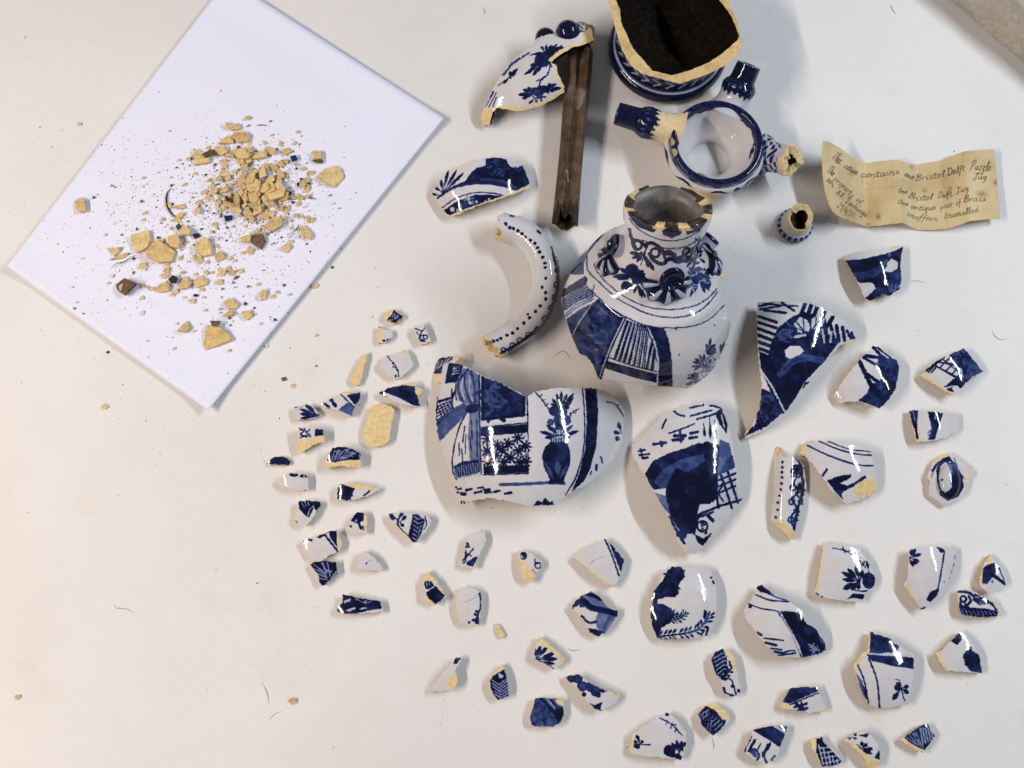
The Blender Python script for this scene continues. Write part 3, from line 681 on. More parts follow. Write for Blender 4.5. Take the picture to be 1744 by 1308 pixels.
# -- brown double tube, two pipes fused side by side, open and split at the near end
def make_tube():
    m, n, l, p = mat('brown_tube')
    a_ = n.new('ShaderNodeAttribute'); a_.attribute_name = 'paint'; sp = n.new('ShaderNodeSeparateColor'); l.new(a_.outputs[0], sp.inputs[0])
    b = ramp(n, l, noise(n, l, 55, 7, .7), [(.28, (.016, .009, .005)), (.45, (.068, .040, .022)), (.6, (.115, .074, .045)), (.8, (.22, .175, .135))])
    c = mixc(n, l, sp.outputs[1], b, ramp(n, l, noise(n, l, 300, 4), CLAY)); c = mixc(n, l, sp.outputs[2], c, (.012, .006, .003)); c = mixc(n, l, sp.outputs[0], c, (.36, .32, .29))
    l.new(c, p.inputs['Base Color']); p.inputs['Roughness'].default_value = .5; p.inputs['Specular IOR Level'].default_value = .2; bump(n, l, p, noise(n, l, 170, 6, .7), .6, .0012)
    A0, A1 = at(992, 50, .016), at(962, 383, .011); d = A1 - A0; L = np.linalg.norm(d); d /= L; sd = np.cross(d, [0, 0, 1]); sd /= np.linalg.norm(sd); up = np.cross(sd, d)
    ns, k = 150, 120; a = np.linspace(0, 2 * math.pi, k, endpoint=False); V = np.zeros((ns, k, 3)); R = .0082
    wob = .0009 * np.sin(a * 5 + 1) + .0006 * np.sin(a * 11)
    for i in range(ns):
        s = i / (ns - 1); w = .0108 + .0005 * math.sin(s * 7)
        x = np.where(a < math.pi, w * (1 - 2 * a / math.pi), w * (2 * (a - math.pi) / math.pi - 1)); x = w * np.sin(x / w * math.pi / 2) * .6 + x * .4
        lobe = .0088 * np.maximum(np.sqrt(np.maximum(1 - ((np.abs(x) - w * .49) / (w * .515)) ** 2, 0)), .58 * (np.abs(x) < w * .49))
        y = np.where(a < math.pi, 1, -1) * lobe
        y = y + .0003 * math.sin(s * 60) * np.sin(a * 3)
        endn = np.zeros(k)
        if s > .9:
            notch = np.exp(-((x - .0050) / .0018) ** 2) * (np.sin(a) > 0) * .012 + np.exp(-((x + .004) / .004) ** 2) * (np.sin(a) > 0) * .008
            endn = -notch * ((s - .9) / .1) ** 1.3 + .0025 * np.sin(a * 3) * ((s - .9) / .1)
        V[i] = A0 + d * (s * L + endn)[:, None] + sd * x[:, None] + up * (y + wob * .3)[:, None]
    # inner wall back from the open end
    Vi = []
    for q, sc in ((0, .74), (.006, .70), (.03, .66), (.06, .6)):
        r = V[-1] - d * q; ce = r.mean(0); Vi.append(ce + (r - ce) * sc)
    cap = [V[0].mean(0) + (V[0] - V[0].mean(0)) * f - d * g for f, g in ((.8, .0012), (.4, .0016), (.01, .0016))]
    AV = np.vstack(cap[::-1] + [V.reshape(-1, 3)] + Vi); m_ = len(AV) // k
    AV[:, 2] = np.maximum(AV[:, 2], .0006)
    Fc = [(i * k + j, i * k + (j + 1) % k, (i + 1) * k + (j + 1) % k, (i + 1) * k + j) for i in range(m_ - 1) for j in range(k)]
    pa = np.zeros((len(AV), 4)); s = (np.repeat(np.arange(m_), k) - 3) / (ns - 1); px = proj(AV); pa[:, 3] = 1
    pa[:, 1] = np.clip((.115 + .02 * np.sin(px[:, 0] * .5) - s) / .02, 0, 1) * .85; pa[:, 2] = np.clip((s - .9 - .02 * np.sin(px[:, 0] * .6)) / .03, 0, 1) * .85
    cv = Canvas(px); cv.run('F .3 984,152 992,150 998,158 994,166 992,178 985,188 980,184 983,176 981,168;L 3 .6 1000,80 1002,84;L 2.5 .6 966,290 968,310', 'T'); pa[:, 0] = cv.dens
    cv.run('S 2 1 962,305 958,295 964,280 962,270;S 1.5 1 948,235 958,237 970,240;S 1.5 1 990,140 1005,145', 'T'); pa[:, 2] = np.maximum(pa[:, 2], (cv.dens > .9) * .9)
    o = mesh_obj('clay_tube', AV, Fc, m, paint=pa); tag(o, 'long brown double tube with a split dark end beside the knobbed sherd', 'tube')
make_tube()

# ------------------------------------------------------------------ large curved fragments
def zf_belly(V):
    x = (V[:, 0] - 900) * .49; y = (V[:, 1] - 742) * .49
    return 46 - x * x / 165 - y * y / 260 - .04 * y + 2 * np.exp(-((V[:, 0] - 755) / 20) ** 2 - ((V[:, 1] - 625) / 20) ** 2)
belly = sherd('H', '85,100 130,50 250,30 310,35 262,85 330,105 400,140 470,185 620,240 720,290 862,370 920,325 1100,295 1320,290 1430,300 1530,330 1620,410 1665,480 1660,600 1640,740 1580,870 1480,990 1350,1090 1230,1150 1170,1200 1080,1260 910,1270 700,1230 560,1200 400,1225 320,1260 280,1180 240,1020 180,850 130,720 105,560 110,420 150,250 95,235',
 'F .93 88,100 130,50 250,30 240,60 165,110 155,175 88,175;Z 9 .1 6 100,90 230,40 95,150 180,100;B 245,80 300,36 315,36 262,88 235,85;B 92,182 155,182 140,240 95,240;'
 'F .97 215,85 335,105 305,190 282,246 182,256;F .12 258,98 328,110 300,182 236,196;Z 7 .95 6 250,110 310,180 310,110 320,120;Z 7 .95 5 245,190 300,105 300,180 325,110;Z 7 .95 5 262,100 240,190 325,115 300,180;'
 'F .42 330,130 400,142 465,190 460,440 440,450 400,430 350,420 300,400 268,300;S 10 .95 380,130 330,190 290,260 300,340 340,425;S 10 .9 355,180 345,240 360,330 400,430;S 22 .72 400,160 430,300 430,430;S 8 .95 275,250 270,330 280,400;S 12 .06 330,220 320,300 345,390;S 9 .1 390,200 385,300 410,400;'
 'L 14 .97 465,190 470,700 480,1005;L 8 .04 481,200 481,600;F .74 488,198 620,246 838,362 835,525 490,562;Y 26 .86 22 60 4 500,230 600,260 820,370 820,510 500,540;Y 24 .58 9 60 9 540,260 700,330 700,500 540,480;L 24 .97 494,205 494,553 832,518 838,370;L 9 .04 852,375 850,560 485,605;'
 'L 9 .97 862,372 868,580 480,620;L 9 .97 866,580 870,1000 500,1012;F .97 480,622 868,592 870,662 480,692;F .03 486,694 866,664 866,930 495,938;K 46 13 .95 535,715 615,768 705,755 785,705 530,815 655,805 790,812 850,775 600,850 725,868 540,905 668,905 800,908 850,900;L 6 .9 490,760 560,700 640,800 850,690;L 6 .9 495,860 600,770 700,860 860,740;L 6 .9 500,930 660,800 760,920 860,830;F .97 500,940 868,930 866,992 505,1005;'
 'L 20 .97 112,412 240,376 262,330;L 12 .97 238,305 246,470;L 12 .97 120,345 108,560;Z 9 .95 5 115,450 115,560 240,400 250,470;Z 9 .95 5 120,440 220,400 160,540 250,460;F .50 110,570 240,470 320,425 390,430 355,520 200,675 140,740 112,640;S 26 .62 120,590 230,500 350,450;'
 'F .97 350,470 385,428 465,428 465,505 372,502;F .40 385,505 462,485 474,900 390,900 372,700;S 9 .95 365,490 300,620 255,800 244,960 278,1050;L 9 .93 345,610 330,745;L 9 .9 400,560 408,710;L 9 .9 322,800 330,905;L 9 .9 392,720 402,820;L 9 .9 300,750 302,850;L 12 .8 445,560 450,860;L 7 .9 355,680 350,840;F .84 248,945 330,900 462,888 482,985 400,1012 282,1035;Z 6 .2 16 262,950 470,905 268,1050 478,1010;'
 'S 26 .52 640,1092 850,1086 1030,1076 1165,1082;F .97 1060,738 1190,738 1217,830 1215,930 1172,1030 1158,1085 1028,1085 1050,1050 1000,950 984,850 1010,780;F .60 1002,905 1058,960 1085,1050 1045,1022;F .60 1105,890 1142,935 1118,1030 1085,960;F .60 1206,905 1150,980 1122,1045 1182,1000;F .06 1050,686 1196,690 1186,742 1060,742;Z 8 .9 10 1060,705 1186,708 1062,740 1182,742;L 7 .95 1050,686 1198,692;'
 'O 38 .74 1082,485 1150,492 1122,552 1182,560;O 24 .6 1055,577;R 38 8 .96 1082,485 1150,492 1122,552 1182,560;R 24 7 .96 1055,577;F .93 1085,575 1165,590 1160,640 1100,640;T 34 .92 1135,470 1058,425 1068,385 1105,345 1145,322 1190,350 1245,340 1245,375 1228,412 1212,452;S 7 .92 1135,470 1140,380;T 42 .93 1115,690 968,655 1010,705 1025,600 1060,620;T 38 .93 1130,690 1235,605 1284,650 1218,700 1255,668;Z 8 .7 5 1085,690 1150,690 1070,620 1170,620;'
 'S 9 .88 925,325 990,400 1042,475;L 8 .9 960,365 985,350;L 8 .9 985,400 1005,390;L 8 .9 1010,440 1030,425;S 8 .85 1190,540 1235,500 1288,465;L 8 .9 1215,500 1225,530;L 8 .9 1240,480 1260,505;'
 'F .97 1338,290 1432,300 1447,480 1432,760 1382,960 1330,1062 1228,1150 1290,1000 1340,800 1354,560;S 9 .95 1318,290 1336,560 1326,800 1268,1020 1180,1175;'
 'S 9 .8 1515,408 1590,432 1655,525;L 7 .8 1600,440 1625,435;L 7 .8 1625,480 1640,470;T 42 .92 1640,665 1610,578;T 46 .92 1645,675 1575,655;O 20 .92 1607,712;L 14 .8 1470,865 1482,908;L 18 .9 1434,930 1430,970;L 14 .85 1390,985 1385,1005;'
 'L 18 .86 250,1118 275,1112;L 16 .86 285,1130 315,1124;L 20 .88 360,1138 400,1128;L 16 .86 455,1120 497,1114;L 22 .9 505,1134 552,1134;L 14 .86 265,1160 297,1154;L 26 .9 318,1166 350,1170;L 18 .86 430,1160 482,1148;L 20 .88 515,1156 562,1154;L 18 .86 588,1152 637,1142;L 20 .88 680,1166 727,1158;'
 'F .86 908,1266 950,1220 985,1238 1010,1200 1050,1242 1070,1220 1082,1262;L 10 .9 320,1228 315,1250;L 10 .9 340,1228 345,1250;L 8 .8 660,1222 675,1232',
 'large belly fragment painted with a tall vase, star panel and curtain', zf=zf_belly, t=5.5, sp=1.25, amp=1.2)

def zf_g1(V):
    x = (V[:, 0] - 1350) * .49; y = (V[:, 1] - 600) * .49; c1 = .86 * x + .5 * y; c2 = -.5 * x + .86 * y
    return 27 - c1 * c1 / 100 - c2 * c2 / 420 - .10 * y
sherd('G', '665,95 670,45 760,38 900,42 990,70 1090,130 1165,200 1150,240 1080,255 1000,340 940,420 850,530 800,600 700,680 610,718 605,700 640,650 680,570 690,450 675,330 668,200',
 'F .95 735,250 770,170 840,115 900,90 1005,120 1020,200 1078,232 1000,335 900,440 830,560 795,595 740,500 688,380 676,285 720,320;'
 'L 15 .93 672,112 762,142;L 15 .93 672,142 760,170;L 16 .93 670,172 752,202;L 16 .93 672,205 745,232;L 16 .93 674,240 740,262;L 16 .93 678,272 740,295;L 16 .93 690,300 740,322;L 10 .85 676,62 740,50;L 9 .85 680,78 780,62;L 12 .9 700,82 810,96;L 12 .9 790,45 850,85;S 8 .85 700,45 780,58 870,62;L 20 .93 905,48 882,108;L 20 .93 935,56 918,112;L 20 .93 965,68 948,112;L 18 .93 1002,88 984,142;L 18 .93 1042,118 1012,165;L 18 .93 1060,160 1072,235;L 16 .93 1090,168 1100,232;L 14 .93 1112,185 1132,222;L 14 .93 1135,195 1145,222;L 16 .93 1030,150 1050,240;L 12 .1 990,180 1000,240;L 12 .1 1035,190 1030,240;'
 'F .06 848,150 880,114 916,130 932,170 915,206 870,190;F .06 936,125 966,108 1006,125 990,162 936,182;L 6 .9 860,140 912,200;L 5 .9 895,125 900,180;L 5 .9 855,168 905,190;L 6 .9 990,122 940,175;L 5 .9 960,118 955,160;F .92 890,185 950,190 975,215 960,250 900,215;L 14 .08 855,215 905,205;'
 'F 0 803,282 830,257 880,260 900,285 870,310 830,326 808,312;S 34 .62 782,400 830,345 900,318 985,330;F .96 830,400 880,350 960,362 880,455 800,560 790,480;S 16 .74 800,380 850,330 930,315;F .60 760,200 800,170 830,200 800,240;Y 8 .5 10 24 3 750,200 840,150 820,240 760,250;'
 'F .02 845,545 900,458 985,362 985,395 905,485 830,590;O 12 .75 910,450 905,462;O 6 .8 922,440;'
 'L 10 .03 680,368 742,462 802,582;L 6 .9 690,372 752,462;F .80 690,468 742,492 792,592 720,652 640,692 606,706 655,640;Y 11 .95 18 20 7 690,480 742,500 780,590 640,690 660,620;Y 9 .55 10 16 5 690,480 742,500 780,590 640,690;F .02 640,650 668,600 662,640 650,665;B 1080,255 1140,225 1165,232 1150,248 1100,262',
 'large pointed triangular sherd, mostly dark blue with a white oval and leaf sprays', zf=zf_g1, t=5.5, amp=1.0)
def zf_g2(V):
    x = (V[:, 0] - 1172) * .49; y = (V[:, 1] - 810) * .49; c1 = .94 * x + .34 * y; c2 = -.34 * x + .94 * y
    return 25 - c1 * c1 / 130 - c2 * c2 / 330
sherd('G', '45,750 110,690 200,600 290,550 400,540 490,560 520,640 555,800 595,1020 540,1080 470,1170 400,1250 360,1293 310,1280 270,1220 240,1130 190,1040 110,900 55,810',
 'L 9 .88 335,566 400,551;L 9 .88 432,556 474,554;L 9 .88 338,606 440,578;L 9 .88 370,622 500,584;S 12 .9 258,584 280,600 306,606;L 8 .85 216,622 195,668;S 8 .9 232,692 300,668 355,645;L 14 .85 155,746 215,738;L 12 .85 190,735 195,755;L 16 .86 258,704 312,704;L 16 .86 250,726 300,720;L 14 .86 338,692 372,685;L 14 .86 332,716 368,710;L 10 .85 285,680 290,735;L 10 .85 82,780 112,774;L 10 .85 84,800 132,794;L 10 .85 100,816 125,812;L 8 .85 90,770 100,810;L 8 .8 440,552 500,572;'
 'T 18 .93 402,640 408,708;T 18 .93 432,612 436,718;T 16 .93 455,625 460,722;F .95 458,590 496,566 522,650 516,692 482,648;L 8 .1 490,600 505,660;'
 'F .92 112,892 150,830 230,790 380,745 452,742 487,790 472,870 474,1000 432,1042 382,1042 352,1185 300,1196 240,1112 215,1030 215,962 160,972 120,932;O 26 .95 380,765 420,758 455,765 475,790 350,775;F .58 158,930 200,870 290,820 402,793 408,830 330,882 250,890 215,962 190,965;O 26 .95 275,890;F .97 225,960 290,900 340,890 440,890 460,1000 370,1050 340,1170 300,1190 240,1100;F .42 480,722 530,742 552,845 470,905 478,800;F .62 510,830 545,800 560,860 470,905;'
 'F .38 158,985 214,1000 238,1100 195,1050;F .05 475,905 545,880 585,1010 470,1050;L 12 .94 372,1098 480,1052 592,1020;L 10 .92 372,1110 450,1082;L 10 .92 455,932 560,890;L 9 .9 448,1000 560,952;L 9 .9 450,965 560,920;L 12 .93 490,900 542,1062;L 12 .93 522,882 572,1035;L 8 .9 450,950 500,1030;L 8 .9 500,940 450,1030;L 9 .9 540,950 560,1000;L 12 .92 455,910 475,1060;'
 'F .02 382,1042 400,1080 385,1090;L 14 .94 230,1108 306,1236;L 9 .94 250,1100 315,1200;R 26 9 .93 396,1152;S 10 .93 355,1190 375,1110 400,1080;L 16 .94 420,1095 448,1125;F .95 358,1192 402,1212 446,1182 402,1252 372,1230;Y 6 .9 8 10 4 380,1130 420,1140 420,1190 390,1190;O 16 .9 280,1190 300,1200',
 'large shield-shaped sherd with a dark blue bridge and lattice fence', zf=zf_g2, t=5.5, amp=1.0)
def zf_k(V):
    x = (V[:, 0] - 895) * .49; y = (V[:, 1] - 120) * .49; c1 = .80 * x - .60 * y; c2 = .60 * x + .80 * y
    return 33 + .26 * c1 - c1 * c1 / 260 - (c2 - 6) ** 2 / 60
knob = sherd('K', '432,860 445,820 470,770 510,680 570,570 640,475 740,385 800,345 850,285 920,258 985,250 1010,210 1080,185 1150,180 1200,180 1250,210 1270,300 1200,330 1110,352 1000,420 955,462 990,485 1005,550 1052,645 1050,685 965,740 880,785 740,825 660,820 560,800 520,830 495,930 440,935',
 'B 520,800 620,785 720,800 880,758 960,712 1050,645 1056,695 960,750 860,800 740,838 650,836 560,812;B 432,860 455,805 520,800 520,840 495,940 440,940;B 1190,240 1270,250 1275,310 1200,345 1130,352 1090,352 1185,310;B 1120,318 1000,385 932,445 985,492 1010,440 1120,370;B 975,480 1015,550 1058,645 1032,650 990,580 975,530;'
 'T 26 .92 910,390 810,405 850,400 880,345 920,335 960,335 1000,330 1040,345 1045,355 1010,375 950,375;S 7 .9 800,410 900,390 1030,340;O 50 .90 880,450 920,430 940,415;T 34 .92 880,470 755,555 790,525 820,560 860,530 800,490;T 24 .9 930,460 960,500 915,500;S 8 .9 800,480 870,450;S 9 .92 945,480 930,550 880,590 862,650;O 8 .92 930,545 905,572 885,590;S 7 .9 845,600 880,590;'
 'T 24 .85 640,575 600,620 620,600 660,580 690,545 680,520 705,510 650,530;S 7 .85 560,635 640,575 700,510;S 6 .8 590,560 640,500 700,455 790,395;L 12 .6 640,490 720,430;L 9 .6 600,560 650,500;L 10 .6 740,420 790,392;'
 'F .86 808,655 850,645 900,632 945,640 940,670 890,700 850,725 820,700;R 40 8 .95 850,690;T 36 .92 820,690 712,705 740,735 745,665 780,650 770,720;T 32 .92 920,660 950,620 990,622 1030,655 1000,665 930,695 975,680;T 26 .9 830,730 790,770 850,760 900,720;O 10 .9 905,720 880,745;'
 'L 7 .85 470,790 530,680;L 7 .85 490,795 545,690;L 7 .85 520,795 548,720;L 6 .7 500,720 520,680;T 16 .9 1130,190 1085,152;O 9 .9 1085,155 1110,150',
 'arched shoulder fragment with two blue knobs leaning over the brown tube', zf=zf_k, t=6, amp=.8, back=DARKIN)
for x, y, r, z in ((929, 65, 9.0, .022), (967, 55, 10.4, .032)):
    p = at(x, y, z); d = np.array([-.35, .35, .86]); d /= np.linalg.norm(d)
    V, Fc, P, a = revolve(p, d, [(r * 1.3, -12), (r * 1.06, -3), (r * 1.0, 1), (r * .86, r * .5), (r * .5, r * .86), (.05, r)], 56, .5)
    pa = np.zeros((len(V), 4)); pa[:, 3] = 1; pa[:, 0] = .9 + .08 * np.sin(V[:, 0] * 900) * np.sin(V[:, 1] * 800)
    mesh_obj('blue_knob', V, Fc, GLAZE, parent=knob, paint=pa)
V, Fc, P, a = revolve(at(988, 50, .031), np.array([-.2, .4, .9]), [(7, -10), (7, 0), (6, 3.5), (3, 5), (.05, 5.5)], 48, .5)
pa = np.zeros((len(V), 4)); pa[:, 3] = 1; q = proj(V); pa[:, 0] = np.where(np.sin(q[:, 0] * .9) * np.sin(q[:, 1] * .9 + q[:, 0] * .3) > .25, .92, .12); pa[:, 1] = (q[:, 0] > 994) * 1.0
mesh_obj('dotted_knob', V, Fc, GLAZE, parent=knob, paint=pa)

def zf_g3(V):
    x = (V[:, 0] - 1343 + (V[:, 1] - 840) * .06) * .49; y = (V[:, 1] - 838) * .49
    return 13 - x * x / 21 - y * y / 300
sherd('G', '745,765 765,758 800,806 850,808 900,850 912,960 890,1060 856,1180 860,1215 830,1215 790,1170 735,1122 752,980 752,860',
 'B 735,1122 800,1132 856,1180 862,1216 825,1216;B 742,765 768,757 800,806 790,810 765,800;O 6.5 .95 792,835 792,860 790,885 790,910 788,940 784,970 778,1000 770,1035 768,1070 760,1108;S 13 .93 860,815 885,850 888,900 895,940 888,1000 875,1040 862,1100 850,1170;S 9 .92 845,860 865,900 850,940 870,980 840,1020 862,1060 835,1110 848,1160;R 14 8 .92 850,880 845,960 838,1030 870,1110 835,1120;O 16 .93 880,960 885,1030 872,860;Y 7 .92 22 16 3 850,830 895,860 900,980 860,1150 835,1150 850,1000',
 'short curved handle length with a straight row of blue dots', zf=zf_g3, t=5)
sherd('J', '50,295 100,215 140,165 280,105 400,90 470,100 560,135 598,240 596,262 530,288 430,322 330,352 240,388 165,424 130,410 90,350',
 'B 155,415 250,375 400,325 490,292 598,245 598,270 520,308 430,330 250,392 165,428;F .90 258,190 300,150 352,138 350,100 400,90 462,98 482,140 510,152 560,138 596,240 520,277 430,242 340,232 240,242 170,267 108,302 150,260 240,222;Y 12 .97 26 22 5 270,190 350,140 400,95 470,110 560,150 580,240 480,220 350,200;Y 9 .62 14 16 8 300,170 400,100 560,160 560,220 380,190;S 12 .82 82,318 170,262 300,236 430,246 522,274;S 16 .6 330,215 430,222 520,262;T 24 .92 112,290 58,250 100,212 142,165 190,162 225,180;T 18 .92 100,305 48,294;S 6 .88 104,376 180,322 280,290 380,290 452,306;'
 'F .96 114,390 190,336 290,300 380,300 440,308 330,346 240,384 150,414;O 13 .05 165,382;O 10 .05 255,322 265,345;O 8 .1 195,385 370,325 350,340 300,340;Y 6 .2 6 10 4 240,310 290,310 280,350 240,350',
 'wide curved rim sherd with dark trees beside the tip of the handle', R=(60, 70), ax=20, tilt=(0.02, .08), t=6)
sherd('M', '335,985 420,960 560,930 700,920 745,903 815,905 800,960 790,1030 795,1120 800,1150 782,1240 700,1292 650,1278 560,1330 515,1318 470,1210 400,1080 360,1020',
 'F .94 362,1015 500,1005 680,962 722,948 806,912 790,1030 795,1120 800,1150 782,1240 700,1292 650,1278 560,1330 515,1310 600,1232 572,1186 468,1188 400,1095;F .02 663,1100 688,1030 722,1000 772,1030 765,1078 722,1106;F .66 392,1112 520,1100 640,1050 692,985 684,1062 600,1142 468,1168;Z 6 .25 5 690,1190 790,1200 710,1260 740,1250;F .5 690,960 720,950 715,985 690,990;B 725,925 750,908 790,906 760,930 735,945;S 6 .7 470,1150 600,1120 680,1050',
 'deep blue sherd lying alone below the handwritten note', R=(45, 60), ax=-15, t=4.5)

# ------------------------------------------------------------------ right-hand sherds
sherd('E', '230,440 290,340 390,215 420,180 490,110 530,120 590,170 640,200 660,245 655,300 640,390 610,435 580,480 530,525 460,500 400,480 340,475 270,490',
 'F .80 520,200 560,190 640,200 662,245 650,320 635,410 580,480 530,524 390,472 450,420 470,360 520,350 552,320 530,250;Y 11 .93 26 26 3 530,210 640,220 650,320 600,440 520,510 420,470 500,360;Y 9 .6 12 22 6 540,220 640,230 640,330 520,480;L 28 .93 398,212 455,330 482,385;L 16 .92 425,190 522,242;L 22 .92 428,176 562,192;L 20 .92 488,118 545,182;L 12 .9 508,115 605,192;L 22 .92 440,290 522,348;B 265,478 340,470 400,476 460,496 525,522 510,530 400,500 340,485 272,496',
 'broad sherd with crossed dark stalks and mid blue foliage', R=(55, 70), ax=40, tilt=(.05, .03), t=5.5)
sherd('E', '790,305 830,280 860,235 950,185 1000,160 1085,125 1130,180 1212,282 1150,310 1110,350 1060,400 1010,440 930,390',
 'B 788,305 805,292 900,350 1012,428 1008,444 930,396;F .62 985,172 1085,125 1130,180 1212,284 1140,312 1108,352 1072,300 1072,240;F .9 1080,240 1110,250 1100,300 1075,300;Y 12 .9 10 26 5 1010,170 1090,140 1190,280 1110,320;L 14 .93 838,274 952,186;L 10 .92 850,286 890,240;L 10 .92 870,286 905,245;L 12 .93 885,236 1042,322;L 12 .93 895,215 1072,242;L 9 .9 925,255 1000,180;L 9 .9 960,278 1050,200;L 9 .9 1000,300 1070,230;L 9 .9 950,205 1060,290;L 9 .9 1000,185 1070,260;F .94 948,386 1050,300 1112,342 1060,392 1040,372 1000,372;Y 8 .9 6 12 3 980,390 1010,390 1010,410 990,410',
 'sherd with a painted lattice fence and pale blue corner', R=(50, 60), ax=35, t=5.5)
sherd('E', '720,535 780,532 950,548 1045,560 1050,665 960,715 860,735 770,742 745,650',
 'F .95 720,533 782,533 776,650 786,722 766,722 754,650;L 6 .2 750,538 764,600;F .95 846,540 950,546 912,650 896,724 852,726 872,650;L 7 .1 900,545 895,590;Z 6 .6 4 850,680 850,720 870,660 870,700;B 742,650 758,650 770,722 830,728 770,746',
 'small sherd with two dark flaring stripes', R=(38, 70), ax=0, t=5)
def zf_e4(V):
    x = (V[:, 0] - 1617) * .49; y = (V[:, 1] - 817) * .49
    return 8.5 - x * x / 90 - y * y / 110 + 4.5 * np.clip(1 - (x / 9.5) ** 2 - ((y - 1.5) / 15) ** 2, 0, 1) ** .6
sherd('E', '880,870 920,835 985,810 1040,850 1120,910 1150,940 1110,990 1090,1050 1080,1090 1020,1130 960,1170 900,1120 850,1085 860,1000 840,980',
 'F .90 928,850 985,832 1022,880 1072,960 1082,1040 1040,1102 980,1126 930,1092 910,1010 902,930;F .04 928,900 965,868 985,900 1002,930 1004,1040 962,1078 932,1052 918,980;F .5 975,860 1005,900 1015,950 990,920;L 16 .9 880,930 915,870;S 6 .75 1020,850 1050,930 1085,980;L 6 .75 870,970 900,890;O 8 .6 940,990;B 920,835 985,808 1000,830 960,840 900,880 878,872;B 1110,925 1152,940 1110,992 1090,1055 1085,1000 1105,960;B 838,980 862,975 860,1010 850,1060',
 'sherd with a raised blue drop-shaped boss', zf=zf_e4, t=5)
sherd('E', '5,815 45,735 200,735 350,760 475,800 490,880 500,960 515,1070 420,1115 310,1150 210,1050 110,910 40,830',
 'B 5,815 42,738 52,760 50,830 70,860 40,835;S 9 .88 58,764 200,830 370,888 496,898;S 9 .88 133,735 250,785 380,820 482,828;S 7 .85 193,738 330,788 476,805;F .93 188,994 260,965 345,952 342,976 270,1012 335,1030 300,1062 270,1100 228,1050;L 16 .9 158,962 186,922;S 22 .86 432,972 380,1010 300,1050;B 362,1068 374,1020 430,990 500,965 517,1072 400,1118;F .7 240,1050 280,1060 290,1120 262,1090',
 'sherd with three thin blue lines and a bare clay corner', R=(60, 80), ax=-30, t=5.5)
sherd('F', '85,350 105,290 125,160 135,75 230,95 320,105 375,175 420,265 415,310 360,360 350,405 240,395 120,375',
 'S 6 .85 188,108 260,122 320,165 368,215;L 6 .85 240,95 248,125;L 6 .85 250,130 285,122;L 6 .85 290,165 302,140;L 6 .85 315,180 335,160;L 6 .85 345,205 360,180;T 32 .93 335,290 236,238 268,218 312,208 350,228 240,278;T 44 .93 330,290 245,330;T 32 .93 335,290 288,334 325,332;O 34 .78 382,275 385,295;Y 7 .95 10 16 3 350,250 415,260 410,310 360,320;T 24 .92 385,240 372,172;F .9 262,388 300,354 362,362 358,390 300,378;S 7 .88 288,334 340,342 392,340;O 8 .93 95,356 103,362;O 6 .9 128,374;B 88,350 105,290 125,160 135,75 145,78 128,200 115,290 100,345',
 'square sherd with a blue leaf sprig and curved twig', R=(70, 80), ax=0, t=5.5)
sherd('F', '575,315 595,270 605,110 700,100 760,100 815,100 865,110 840,230 820,290 765,350 740,400 690,440 665,445 640,400',
 'T 26 .93 604,160 640,112 668,140 660,180 628,208;O 16 .93 622,132 640,180;S 8 .82 797,125 780,230 760,335;F .82 752,98 790,110 802,132 775,132;F .90 697,392 716,350 768,322 764,362 720,402;S 9 .75 858,150 845,220 828,275;L 10 .9 665,442 690,432;O 4 .5 795,293;B 575,315 590,300 645,400 668,445 650,430',
 'tall sherd with a thin blue stem and a single leaf', R=(40, 80), ax=0, t=5)
sherd('F', '985,290 1010,200 1045,140 1070,185 1100,215 1135,305 1080,340 1050,355 1000,325',
 'F .80 1008,215 1040,195 1072,185 1078,240 1032,302 1005,300 998,262;Y 7 .95 8 14 2 1010,215 1070,190 1070,240 1010,290;L 18 .94 1058,252 1132,306;L 12 .93 1095,215 1132,292;B 1022,178 1045,136 1068,185 1040,192;O 8 .4 1058,290;B 985,290 1000,240 1008,215 1000,290',
 'little pointed sherd with a blue leaf and two crossing strokes', R=(60, 60), t=5)
sherd('F', '868,340 900,330 970,350 1010,375 1060,400 1090,450 1118,465 1080,482 985,488 885,470 870,400',
 'F .93 880,440 960,432 1030,440 1090,452 1082,480 985,488 888,468;Z 6 .3 9 890,448 1060,452 905,480 1075,470;F .82 960,355 1010,378 1035,410 990,420 950,390;S 14 .92 875,345 930,350 960,375;R 16 10 .92 900,385 895,415;S 12 .92 900,430 940,400 930,370;S 16 .93 1030,395 1065,420 1080,440;Y 6 .15 6 12 3 960,360 1020,390 1000,420;B 1090,452 1120,464 1090,482;O 14 .92 885,425 920,435',
 'narrow sherd with scrolls and a striped lower border', R=(60, 60), t=5)
sherd('F', '300,745 340,690 380,660 385,560 440,580 500,600 550,640 630,690 630,770 620,860 600,960 520,975 440,985 380,960 340,880 310,790',
 'F .78 387,558 500,603 552,640 540,665 460,682 385,682;Y 9 .9 18 24 4 395,580 500,620 540,650 400,670;L 8 .05 385,684 470,690 612,692;F .95 368,686 450,694 634,706 630,767 510,750 400,722;S 8 .86 318,735 358,830 382,955;S 9 .88 384,708 428,830 443,978;F .42 315,790 345,828 382,938 360,930 330,860;F .75 345,850 365,870 380,940 365,930;T 36 .9 560,875 535,842 515,935;T 32 .9 562,872 602,862 600,900;O 18 .85 540,870;S 6 .88 562,870 570,910 580,942;S 5 .85 560,860 550,830 530,824;B 300,745 340,690 380,660 385,560 392,566 388,670 345,715 320,745 312,790;B 520,968 570,960 600,950 600,965 520,980',
 'rounded sherd with a blue band and a small butterfly', R=(70, 70), ax=10, t=5.5)
